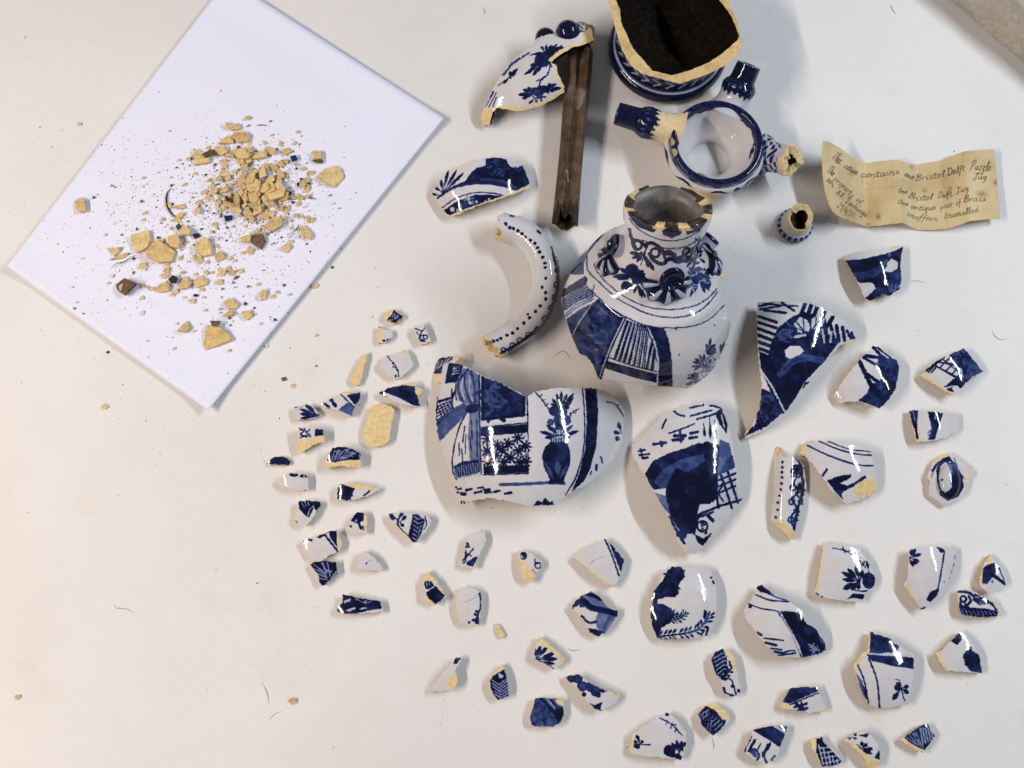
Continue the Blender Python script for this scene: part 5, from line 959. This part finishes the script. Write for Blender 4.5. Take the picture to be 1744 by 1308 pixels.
def make_note():
    m, n, l, p = mat('aged_note_paper')
    a = n.new('ShaderNodeAttribute'); a.attribute_name = 'paint'; sp = n.new('ShaderNodeSeparateColor'); l.new(a.outputs[0], sp.inputs[0])
    b = ramp(n, l, noise(n, l, 28, 5, .6), [(.3, (.44, .32, .15)), (.5, (.56, .43, .23)), (.75, (.63, .51, .30))])
    c = mixc(n, l, sp.outputs[1], b, (.24, .115, .03)); c = mixc(n, l, sp.outputs[2], c, (.022, .018, .012)); c = mixc(n, l, sp.outputs[0], c, (.30, .27, .18))
    l.new(c, p.inputs['Base Color']); p.inputs['Roughness'].default_value = .8; bump(n, l, p, noise(n, l, 90, 6, .6), .75, .0022)
    top = pts('190,90 240,98 330,150 420,220 510,265 640,245 770,235 850,265 910,275 1000,260 1090,245 1180,205 1290,170 1400,162 1515,155', 'M')
    bot = pts('262,640 300,665 340,690 380,705 530,755 640,745 800,725 850,745 920,780 1030,780 1130,775 1240,745 1330,710 1440,700 1560,690', 'M')
    zk = np.array([28, 23, 16, 9, 1.5, 7, 10.5, 6, 1.0, 2.0, 3.0, 8, 13, 10, 7.0])
    nu, nv = 330, 165; tu = np.linspace(0, 1, len(top)); u = np.linspace(0, 1, nu)
    g = lambda A: np.stack([np.interp(u, tu, A[:, 0]), np.interp(u, tu, A[:, 1])], 1)
    T, Bt = g(top), g(bot); z = np.interp(u, tu, zk); z = np.convolve(np.pad(z, 3, 'edge'), np.ones(7) / 7, 'valid'); v = np.linspace(0, 1, nv)
    left = np.interp(v, [0, .2, .45, .7, .9, 1], [0, -5.5, -8.5, -9, -5, 0]); lw = np.clip(1 - u / .18, 0, 1) ** 1.5
    P = T[None] * (1 - v)[:, None, None] + Bt[None] * v[:, None, None]; P[..., 0] += left[:, None] * lw[None]
    rg = random.Random(5); P[0, :, 1] += [rg.uniform(-.4, .4) for _ in range(nu)]; P[-1, :, 1] += [rg.uniform(-.5, .5) for _ in range(nu)]
    Z = (z[None] * (1 - .35 * v[:, None] * lw[None]) + .6 * np.sin(v * 5)[:, None] * np.sin(u * 17)[None]) * .001; Z = np.maximum(Z, .0006)
    px = P.reshape(-1, 2); W = at(px[:, 0], px[:, 1], Z.ravel())
    c = Canvas(px, .15)
    ink = 1.0
    write(c, 'This', 'U', '165,300 210,345 268,390', 62, 13, ink, .05); write(c, 'case', 'U', '325,425 400,465 500,525', 44, 13, ink)
    write(c, 'contains', 'U', '545,550 700,552 850,535 1075,505', 42, 13, ink); write(c, 'one', 'U', '1115,530 1170,560 1235,590', 40, 13, ink)
    write(c, 'Bristol', 'W', '165,550 350,530 575,490', 42, 13, ink); write(c, 'Delft', 'W', '605,485 730,450 870,410', 46, 13, ink); write(c, 'Puzzle', 'W', '920,405 1060,408 1215,410', 58, 13, ink); write(c, 'Jug', 'W', '965,535 1050,535 1160,540', 44, 13, ink)
    write(c, 'The', 'U', '110,480 140,505 175,545', 50, 12, ink, 0); write(c, 'property', 'U', '190,590 300,690 430,830', 40, 11, ink, 0); write(c, 'of.', 'U', '480,855 515,890 560,940', 40, 11, ink, 0)
    write(c, 'Mrs.', 'U', '95,610 150,650 200,700', 34, 11, ink, 0); write(c, 'A.F.', 'U', '225,765 270,805 315,840', 38, 12, ink, 0); write(c, 'Jennings', 'U', '345,880 450,960 615,1080', 38, 12, ink, 0)
    write(c, '29/4/30.', 'U', '235,940 340,1030 485,1110', 46, 11, ink, 0)
    write(c, 'One', 'U', '1030,745 1090,758 1150,775', 36, 12, ink); write(c, 'Bristol', 'W', '60,780 180,825 400,815', 42, 12, ink); write(c, 'Delft.', 'W', '470,790 580,790 700,758', 38, 12, ink); write(c, 'Jug', 'W', '730,735 800,715 915,680', 40, 12, ink)
    write(c, 'One', 'U', '1035,890 1090,905 1160,935', 34, 12, ink); write(c, 'antique', 'W', '90,935 250,965 450,955', 38, 12, ink); write(c, 'pair', 'W', '510,955 600,930 690,900', 36, 12, ink); write(c, 'of', 'W', '725,905 760,895 800,880', 36, 12, ink); write(c, 'Brass', 'W', '830,855 950,845 1150,835', 42, 12, ink)
    write(c, 'snuffers.', 'W', '30,1030 200,1095 500,1115', 40, 12, ink); write(c, 'Enamelled', 'W', '560,1085 800,1040 1050,975', 42, 12, ink)
    write(c, '1945-97', 'U', '480,640 650,660 1000,625', 50, 10, .6, .1, 'dens'); write(c, '1955', 'U', '1035,620 1110,640 1210,675', 40, 10, .45, .1, 'dens')
    c.line(pts('595,722 820,692 1100,665', 'U'), .9, .75, 'dens'); c.line(pts('1100,672 1190,712', 'U'), .8, .5, 'dens')
    d = lambda f, x, y, r, s: np.exp(-(((px - pts('%d,%d' % (x, y), f)[0]) / (np.array(r) / FR[f][2])) ** 2).sum(1)) * s
    c.bis = d('U', 775, 1070, (32, 38), .95) + d('U', 640, 1040, (90, 60), .35) + d('U', 430, 490, (45, 50), .65) + d('W', 1080, 740, (75, 45), .75) + d('W', 1275, 580, (32, 45), .85) + d('W', 285, 690, (32, 28), .6) + d('W', 640, 660, (28, 28), .7) + d('W', 100, 365, (30, 30), .6) + d('U', 640, 1170, (30, 25), .6) + d('U', 260, 330, (25, 30), .4) + d('W', 560, 600, (250, 330), .18)
    Fc = [(j * nu + i, (j + 1) * nu + i, (j + 1) * nu + i + 1, j * nu + i + 1) for j in range(nv - 1) for i in range(nu - 1)]
    o = mesh_obj('handwritten_note', W, Fc, m, paint=c.attr()); tag(o, 'creased yellowed paper note covered in dark handwriting', 'note')
    md = o.modifiers.new('thick', 'SOLIDIFY'); md.thickness = .0002; md.offset = -1
make_note()

# ------------------------------------------------------------------ crumbs on the sheet of paper
CH = {'y': CLAYM, 'b': make_clay('brown_crust', [(.3, (.07, .038, .02)), (.6, (.17, .10, .06)), (.8, (.32, .22, .13))], 200, .7)}
m, n, l, p = mat('blue_glaze_chip'); p.inputs['Base Color'].default_value = (.010, .022, .11, 1); p.inputs['Roughness'].default_value = .12; CH['n'] = m
m, n, l, p = mat('white_glaze_chip'); p.inputs['Base Color'].default_value = (.62, .63, .66, 1); p.inputs['Roughness'].default_value = .15; CH['w'] = m
m, n, l, p = mat('black_crust'); p.inputs['Base Color'].default_value = (.018, .012, .010, 1); p.inputs['Roughness'].default_value = .5; CH['k'] = m
rgc = random.Random(77)
def chip_mesh(r, thick, rg, elong=1.0, poly=None):
    n = rg.choice((3, 4, 4, 5, 5, 6)) if poly is None else len(poly); th0 = rg.uniform(0, 6.28); V = []
    base = [(r * rg.uniform(.6, 1.25) * math.cos(th0 + 6.283 * i / n + rg.uniform(-.25, .25)), r / elong * rg.uniform(.65, 1.3) * math.sin(th0 + 6.283 * i / n + rg.uniform(-.25, .25))) for i in range(n)] if poly is None else poly
    cx = sum(b[0] for b in base) / n; cy = sum(b[1] for b in base) / n
    tx, ty = rg.uniform(-.25, .25), rg.uniform(-.25, .25)
    for sc, z in ((rg.uniform(.85, 1.06), 0), (1.0, thick * .6), (rg.uniform(.93, .99), thick)):
        for i, (x, y) in enumerate(base):
            X = cx + (x - cx) * sc * (1 + rg.uniform(-.05, .05)); Y = cy + (y - cy) * sc; V.append((X, Y, max(z * rg.uniform(.75, 1.25) + (tx * X + ty * Y) * (.6 if z else .0), 0)))
    Fc = [tuple(range(n))[::-1], tuple(range(2 * n, 3 * n))]
    for r_ in (0, n):
        for i in range(n): Fc.append((r_ + i, r_ + (i + 1) % n, r_ + n + (i + 1) % n, r_ + n + i))
    return V, Fc
def place_chip(x, y, size, col, rot=None, label=None, group=None, dz=0.0, elong=1.0, thick=None, tilt=0.15, name='clay_crumb', poly=None, rg=rgc, cat='crumb'):
    P = np.array([[x, y]]); uv = paper_uv(P); on = (uv > -.0).all() and (uv < 1.0).all()
    z = float(paper_z(uv)[0]) + .00015 if on else .0002
    r = size * MM / 2; th = thick or max(.0007, r * rg.uniform(.16, .30)); th = min(th, .0042)
    V, Fc = chip_mesh(r, th, rg, elong, poly)
    w = at(x, y, z + dz)
    ang = rg.uniform(0, 6.28) if rot is None else rot
    R = np.array([[math.cos(ang), -math.sin(ang), 0], [math.sin(ang), math.cos(ang), 0], [0, 0, 1]]); V = np.array(V) @ R.T
    a, b = rg.uniform(-tilt, tilt), rg.uniform(-tilt, tilt); V[:, 2] += a * V[:, 0] + b * V[:, 1]; V[:, 2] -= V[:, 2].min()
    o = mesh_obj(name, V + w, Fc, CH[col], smooth_=False, loc=w); tag(o, label, cat, group); return o
def O(x, y): return tuple(pts('%f,%f' % (x, y), 'O')[0])
def polyO(s, cx, cy): 
    q = pts(s, 'O'); c = pts('%f,%f' % (cx, cy), 'O')[0]; return [tuple(v) for v in ((q - c) * (MM, -MM))[::-1]]
def bigchip(s, label, col='y', thick=.0030, dz=0.0, tilt=.06):
    q = pts(s, 'O'); c = q.mean(0); ci = (c - FR['O'][:2]) * FR['O'][2]
    return place_chip(c[0], c[1], 30, col, rot=0, label=label, dz=dz, thick=thick, tilt=tilt, poly=polyO(s, ci[0], ci[1]), group='clay crumbs on the paper sheet')
bigchip('1312,370 1345,325 1400,302 1430,320 1448,368 1400,422 1360,408', 'large five-sided clay crumb at the right side of the heap')
bigchip('752,1115 800,1118 840,1135 890,1190 800,1225 750,1240 735,1215 745,1160', 'largest clay crumb, nearest the bottom corner of the paper sheet')
bigchip('768,1090 820,1092 808,1122 780,1120', 'brown flake on top of the largest clay crumb', 'b', .0016, .0038)
bigchip('372,660 455,630 472,680 460,725 405,755 372,700', 'broad clay crumb at the left end of the row of big crumbs')
bigchip('455,750 480,700 500,680 560,715 595,740 585,800 520,805 460,780', 'thick clay crumb second in the row of big crumbs', thick=.0042)
bigchip('555,670 600,655 625,690 615,730 570,720', 'clay crumb leaning between two thick ones', dz=.0012, tilt=.3)
bigchip('700,700 745,670 775,700 785,760 740,770 700,745', 'angular clay crumb at the right end of the row of big crumbs', tilt=.25)
bigchip('290,910 340,878 415,915 350,970 305,940', 'brown crusted crumb standing apart at the lower left of the paper', 'b', .0032, tilt=.3)
bigchip('302,915 325,900 335,925 315,945', 'clay bit resting on the brown crusted crumb', 'y', .0012, .0034)
bigchip('245,720 322,718 310,745 290,768', 'flat triangular clay crumb at the far left of the heap', thick=.0018)
bigchip('265,785 340,745 360,750 330,775', 'thin greenish clay splinter at the far left of the heap', thick=.0015)
bigchip('1050,415 1120,388 1155,425 1145,470 1080,490 1045,450', 'large rounded clay crumb on top of the dense heap', dz=.0035)
bigchip('950,395 990,372 1030,390 1020,430 980,448 955,430', 'medium clay crumb left of the rounded top crumb', dz=.003)
bigchip('842,92 900,105 920,92 928,125 880,132 855,120', 'uppermost clay crumb of the heap')
bigchip('885,140 940,132 972,150 965,190 910,195 880,165', 'broad clay crumb just below the uppermost one', dz=.001)
bigchip('812,200 860,155 890,160 890,195 840,200', 'narrow clay crumb tucked under the upper pair')
bigchip('688,222 730,240 775,250 770,300 690,310 690,260', 'square clay crumb with a brown flake across it')
bigchip('726,250 770,220 800,235 795,255 745,270', 'brown curved flake across the square crumb', 'b', .0015, .0032, .25)
bigchip('790,210 850,205 860,240 830,258 795,245', 'clay crumb right of the brown curved flake', dz=.001)
bigchip('880,230 940,225 980,255 960,280 910,278', 'boat-shaped clay crumb in the upper heap', dz=.001, tilt=.2)
bigchip('978,275 1020,225 1060,240 1055,270 1010,275', 'wedge clay crumb in the upper heap', dz=.001)
bigchip('1285,228 1335,232 1335,280 1295,285', 'clay crumb with a brown rim at the upper right of the heap', tilt=.2)
bigchip('1280,275 1340,278 1335,294 1300,290', 'brown rim flake at the upper right of the heap', 'b', .002, .0008)
bigchip('1040,620 1085,560 1135,575 1140,610 1090,645', 'pale clay crumb at the lower edge of the dense heap', dz=.001)
bigchip('975,665 1035,650 1050,690 1030,730 985,705', 'grey-brown gritty crumb below the dense heap', 'b', .003, tilt=.2)
bigchip('920,670 980,650 980,700 930,695', 'clay crumb joined to the grey-brown gritty one', dz=0, tilt=.2)
bigchip('1220,610 1245,605 1285,660 1280,685 1235,660', 'long clay crumb at the lower right of the heap')
bigchip('490,935 530,895 570,910 565,945 510,948', 'clay crumb at the left of the lower row')
bigchip('612,900 640,862 682,900 660,930 615,935', 'clay crumb in the middle of the lower row', dz=.0006)
bigchip('685,900 710,862 760,885 755,910 700,925', 'clay crumb at the right of the lower row')
bigchip('605,640 640,605 680,640 675,670 630,660', 'clay crumb with a black edge above the row of big crumbs', tilt=.25)
bigchip('680,655 710,645 720,665 690,678', 'black crust bit above the row of big crumbs', 'k', .002)
bigchip('595,610 615,598 622,628 605,632', 'black crust bit on the edge of a clay crumb', 'k', .002, .001)
bigchip('555,880 580,858 612,880 605,910 575,905', 'blackish curled flake in the lower row', 'k', .0022, .001, .3)
bigchip('838,455 878,478 880,495 850,485', 'black sliver lying in the middle of the heap', 'k', .0018, .0035)
bigchip('838,560 880,555 880,580 845,588', 'blue glaze chip below the middle of the heap', 'n', .0014, .001)
bigchip('1172,260 1200,250 1212,275 1185,290', 'blue glaze chip at the upper right of the heap', 'n', .0014, .002)
bigchip('885,470 905,440 920,480 912,515 898,510', 'upright clay sliver in the middle of the heap', dz=.003)
bigchip('838,1000 870,975 915,1005 905,1030 860,1035', 'clay crumb in the lower middle of the paper')
bigchip('928,1045 975,1035 985,1070 955,1092 935,1070', 'clay crumb right of the lower middle pair')
bigchip('835,1065 880,1035 890,1060 860,1075', 'clay crumb under the lower middle one')
bigchip('610,1145 650,1090 672,1130 650,1152', 'pointed clay crumb left of the largest crumb')
bigchip('1020,960 1040,928 1058,940 1050,985 1030,992', 'oval clay crumb in the lower right of the paper', tilt=.2)
bigchip('85,485 110,465 140,480 148,545 110,550 92,520', 'oval clay crumb alone near the left edge of the paper')
SM = 'small clay crumb in the heap on the paper sheet'
for x, y, s, c_ in [(835, 335, 40, 'y'), (900, 330, 42, 'y'), (710, 490, 44, 'y'), (605, 515, 40, 'y'), (820, 540, 46, 'y'), (1080, 545, 44, 'y'), (1150, 530, 42, 'y'), (1175, 690, 34, 'y'), (645, 690, 36, 'y'), (620, 770, 40, 'y'), (550, 835, 46, 'y'), (535, 860, 34, 'y'), (425, 970, 24, 'y'), (595, 940, 34, 'y'), (680, 990, 42, 'y'), (640, 970, 26, 'y'), (860, 830, 40, 'y'), (820, 830, 34, 'y'), (780, 845, 26, 'y'), (820, 1050, 24, 'y'), (1110, 945, 26, 'y'), (1015, 905, 22, 'y'), (690, 1140, 20, 'y'), (585, 1230, 22, 'y'), (865, 1240, 20, 'y'), (450, 1190, 15, 'y'), (1025, 1105, 20, 'y'), (1265, 415, 40, 'y'), (1215, 455, 40, 'y'), (1215, 495, 30, 'y'), (1240, 320, 44, 'y'), (1060, 215, 32, 'y'), (1130, 195, 34, 'y'), (795, 600, 40, 'y'), (935, 745, 32, 'y'), (725, 930, 26, 'y'), (440, 545, 32, 'y'), (430, 580, 24, 'y'), (530, 575, 22, 'y'), (610, 275, 16, 'y'), (430, 365, 20, 'y'), (1290, 575, 20, 'y'), (1285, 915, 26, 'y'), (1215, 135, 20, 'y'), (1080, 148, 18, 'y'), (640, 170, 12, 'y'), (735, 970, 24, 'y'), (1170, 955, 18, 'y'), (745, 1035, 20, 'y'), (600, 1105, 14, 'y'), (995, 1055, 20, 'y'), (760, 380, 30, 'y'), (690, 345, 26, 'y'), (640, 400, 30, 'y'), (740, 435, 36, 'y'), (255, 900, 20, 'y'), (120, 775, 14, 'y'), (95, 995, 14, 'y')]:
    q = O(x, y); place_chip(q[0], q[1], s / 2.972 * 1.02, c_, label=SM, group='small clay crumbs in the heap', dz=rgc.uniform(0, .0008), elong=rgc.uniform(1, 1.7))
for i in range(190):
    x, y = rgc.gauss(1000, 125), rgc.gauss(420, 115)
    if i % 5 == 0: x, y = rgc.gauss(700, 190), rgc.gauss(790, 120)
    r = math.hypot((x - 985) / 200, (y - 430) / 160); q = O(x, y)
    place_chip(q[0], q[1], rgc.choice((8, 9, 10, 11, 13, 15, 18, 21)), 'y', label=SM, group='small clay crumbs in the heap', dz=max(0, .0042 * (1 - r)) * rgc.random(), elong=rgc.uniform(1, 1.8), tilt=.4)
for i in range(46):
    x, y = rgc.gauss(1005, 95), rgc.gauss(420, 85); q = O(x, y); r = math.hypot((x - 1005) / 180, (y - 420) / 150)
    place_chip(q[0], q[1], rgc.uniform(13, 22), 'y', label=SM, group='small clay crumbs in the heap', dz=.001 + max(0, .005 * (1 - r)) * rgc.random(), elong=rgc.uniform(1, 1.6), tilt=.45)
for c_, nm, lab, grp, cnt, L in (('b', 'brown_crumb', 'small brown crust crumb in the heap on the paper sheet', 'small brown crumbs in the heap', 16, [(910, 215, 34), (510, 670, 20), (900, 870, 28), (885, 895, 20), (380, 845, 22), (790, 300, 22), (1140, 910, 20), (970, 290, 40), (870, 1112, 14), (680, 465, 16), (990, 515, 20), (500, 668, 16)]),
        ('n', 'blue_glaze_crumb', 'tiny dark blue glaze crumb in the heap on the paper sheet', 'tiny blue crumbs in the heap', 22, [(745, 350, 18), (1110, 330, 18), (1270, 395, 22), (960, 915, 18), (945, 1005, 24), (990, 1025, 14), (320, 655, 16), (395, 628, 12), (960, 102, 16), (685, 222, 12), (695, 960, 26), (1185, 490, 22), (1215, 400, 26), (895, 920, 14), (850, 683, 14), (785, 545, 16), (820, 1030, 12), (622, 440, 14)]),
        ('w', 'white_glaze_crumb', 'tiny white glaze crumb in the heap on the paper sheet', 'tiny white crumbs in the heap', 22, [(235, 655, 24), (1185, 295, 24), (1175, 655, 40), (1210, 665, 26), (800, 670, 40), (895, 1055, 20), (425, 1050, 26), (1060, 325, 30), (270, 860, 26), (300, 835, 18), (68, 918, 18)]),
        ('k', 'black_crumb', 'tiny black crumb in the heap on the paper sheet', 'tiny black crumbs in the heap', 22, [(1170, 445, 30), (1095, 1085, 22), (178, 465, 18), (420, 485, 18), (508, 338, 10), (445, 832, 10), (80, 1027, 12), (125, 1052, 12), (700, 775, 14), (660, 790, 10), (785, 640, 14), (355, 750, 18), (380, 775, 18), (975, 500, 16), (270, 405, 14), (1385, 818, 22)])):
    for x, y, s in L:
        q = O(x, y); place_chip(q[0], q[1], s / 2.972, c_, label=lab, group=grp, name=nm, dz=.0008 * rgc.random(), elong=1.4)
    for i in range(cnt):
        q = O(rgc.gauss(930, 200), rgc.gauss(520, 200)); place_chip(q[0], q[1], rgc.choice((4, 5, 6)), c_, label=lab, group=grp, name=nm, dz=.001 * rgc.random(), elong=1.5)
# crumbs off the paper
for x, y, s, c_, lab in [(137, 211, 10, 'y', 'clay crumb on the table left of the paper sheet'), (180, 692, 11, 'y', 'clay crumb on the table below the paper sheet'), (500, 1194, 13, 'y', 'clay crumb alone on the table at lower middle'), (32, 1187, 10, 'y', 'clay crumb alone near the lower left corner'),
        (538, 488, 13, 'y', 'clay crumb on the table by the right edge of the paper'), (484, 646, 9, 'b', 'square brown crumb on the table right of the paper'), (500, 658, 8, 'y', 'clay crumb beside the square brown crumb'), (540, 571, 7, 'y', 'round clay crumb on the table right of the paper'), (455, 590, 8, 'w', 'pale glaze crumb on the table beside the paper edge'), (184, 600, 7, 'k', 'black crumb on the table below the paper')]:
    place_chip(x, y, s, c_, label=lab, cat='crumb', name={'y': 'clay_crumb', 'b': 'brown_crumb', 'w': 'white_glaze_crumb', 'k': 'black_crumb'}[c_])

# dust nobody could count
def dust(name, P, S, mats, pick, label, seed):
    rg = random.Random(seed); V = []; Fc = []; fm = []
    uv = paper_uv(P); on = (uv > 0).all(1) & (uv < 1).all(1); z = np.where(on, paper_z(uv) + .0001, .0001); W = at(P[:, 0], P[:, 1], z)
    for i in range(len(P)):
        r = S[i] * MM / 2; b = len(V); a0 = rg.uniform(0, 6.28); el = rg.uniform(.4, 1)
        for k in range(4):
            a = a0 + k * 1.571; x, y = r * math.cos(a), r * el * math.sin(a); V.append(W[i] + (x * math.cos(a0) - y * math.sin(a0), x * math.sin(a0) + y * math.cos(a0), 0))
        V.append(W[i] + (0, 0, r * .8)); m_ = pick(rg)
        for k in range(4): Fc.append((b + k, b + (k + 1) % 4, b + 4)); fm.append(m_)
    o = mesh_obj(name, np.array(V), Fc, mats, smooth_=False, fmat=fm, loc=tuple(W.mean(0) * (1, 1, 0))); return tag(o, label, 'dust', kind='stuff')
rd = np.random.RandomState(8)
n1 = rd.normal((985, 430), (150, 115), (1500, 2)); n2 = rd.normal((760, 600), (290, 230), (1500, 2)); n3 = rd.normal((500, 620), (260, 260), (700, 2)); n4 = rd.normal((1160, 240), (60, 40), (110, 2)); n5 = rd.normal((1000, 430), (125, 105), (900, 2))
NP = np.vstack([n1, n2, n3, n4, n5]) / 2.972 + (100, 180); NS = np.clip(rd.lognormal(.62, .45, len(NP)), .8, 6); NS[-900:] = np.clip(rd.lognormal(1.15, .35, 900), 2, 7)
dm = [CH['y'], CH['k'], CH['w'], CH['n'], CH['b']]
dust('pottery_dust', NP, NS, dm, lambda r: r.choices(range(5), (68, 6, 16, 5, 5))[0], 'fine clay dust and specks scattered over the paper sheet', 3)
TP = np.vstack([rd.uniform((0, 0), (1744, 1308), (120, 2)), rd.normal((330, 640), (180, 90), (90, 2)), rd.normal((110, 350), (80, 160), (50, 2)), rd.normal((600, 900), (160, 220), (50, 2))])
dust('table_specks', TP, np.clip(rd.lognormal(.45, .4, len(TP)), .7, 4), dm, lambda r: r.choices(range(5), (40, 34, 6, 6, 14))[0], 'loose specks of dirt and clay on the white table cover', 4)

# ------------------------------------------------------------------ hairs, fibres and one smudge
def fibre(name, s, f, w, col, label, zf=0.0003, cat='fibre'):
    L = smooth(pts(s, f), 8); uv = paper_uv(L); on = (uv > 0).all(1) & (uv < 1).all(1); z = np.where(on, paper_z(uv), 0) + zf
    W = at(L[:, 0], L[:, 1], z); n = len(W); T = np.gradient(W, axis=0); T /= np.linalg.norm(T, axis=1)[:, None]; S = np.cross(T, [0, 0, 1.0]); S /= np.maximum(np.linalg.norm(S, axis=1), 1e-9)[:, None]
    r = w * MM / 2 * np.maximum(np.sin(np.linspace(.12, math.pi - .12, n)), .3); k = 6
    V = np.vstack([W + r[:, None] * (math.cos(a) * S + math.sin(a) * np.array([0, 0, 1.0])) for a in np.arange(k) * 2 * math.pi / k])
    Fc = [(j * n + i, j * n + i + 1, ((j + 1) % k) * n + i + 1, ((j + 1) % k) * n + i) for j in range(k) for i in range(n - 1)]
    m, nn, l, p = mat(name); p.inputs['Base Color'].default_value = (*col, 1); p.inputs['Roughness'].default_value = .5
    tag(mesh_obj(name, V, Fc, m), label, cat)
fibre('curled_bristle', '572,415 550,440 545,480 555,520 580,555 634,570', 'O', 3.4, (.008, .007, .008), 'thick black curled bristle on the paper sheet', .0010, 'bristle')
fibre('curled_bristle', '262,830 290,800 330,790 370,765 400,755', 'O', 1.6, (.02, .016, .015), 'thin black bristle among crumbs at the left of the heap', .0025, 'bristle')
fibre('curled_bristle', '1185,640 1208,622 1215,598', 'O', 2.4, (.01, .01, .014), 'short black bristle at the lower right of the heap', .002, 'bristle')
fibre('red_fibre', '1238,462 1275,465 1308,475', 'O', 2.0, (.16, .05, .03), 'reddish fibre at the right of the heap', .001)
fibre('red_fibre', '1000,100 1030,97 1058,102', 'O', 1.8, (.12, .05, .04), 'short reddish fibre above the heap', .001)
for s, w, lab in (('1690,563 1694,572 1704,578 1719,577', 1.1, 'grey hair on the table near the right edge'), ('193,1030 200,1036 215,1037 228,1044', 1.0, 'pale wavy hair on the table at lower left'), ('446,1162 455,1180 458,1200', 1.0, 'fine hair on the table right of lower left'), ('458,1226 468,1216 480,1211', .9, 'short hair on the table at lower middle'),
                  ('1517,8 1520,16 1526,24', 1.2, 'short dark hair at the top right of the table'), ('966,1104 976,1108 990,1106', 1.1, 'short hair lying above the petal sherd'), ('1212,1255 1216,1270 1214,1275', 1.0, 'tiny hair below the fern sherd'), ('822,10 826,20 822,26', .9, 'fine hair at the top of the table'), ('1548,481 1560,478 1578,482', 1.0, 'pale hair right of the deep blue sherd'), ('945,605 960,598 972,612', 1.2, 'faint smudge beside the jug shoulder, built as a hair')):  # last entry is a faint stain on the table, built as a strand
    fibre('hair_or_smudge', s, 'T', w * .8, (.28, .25, .23), lab)
for o in SC.objects:
    if '_o' in o: del o['_o']
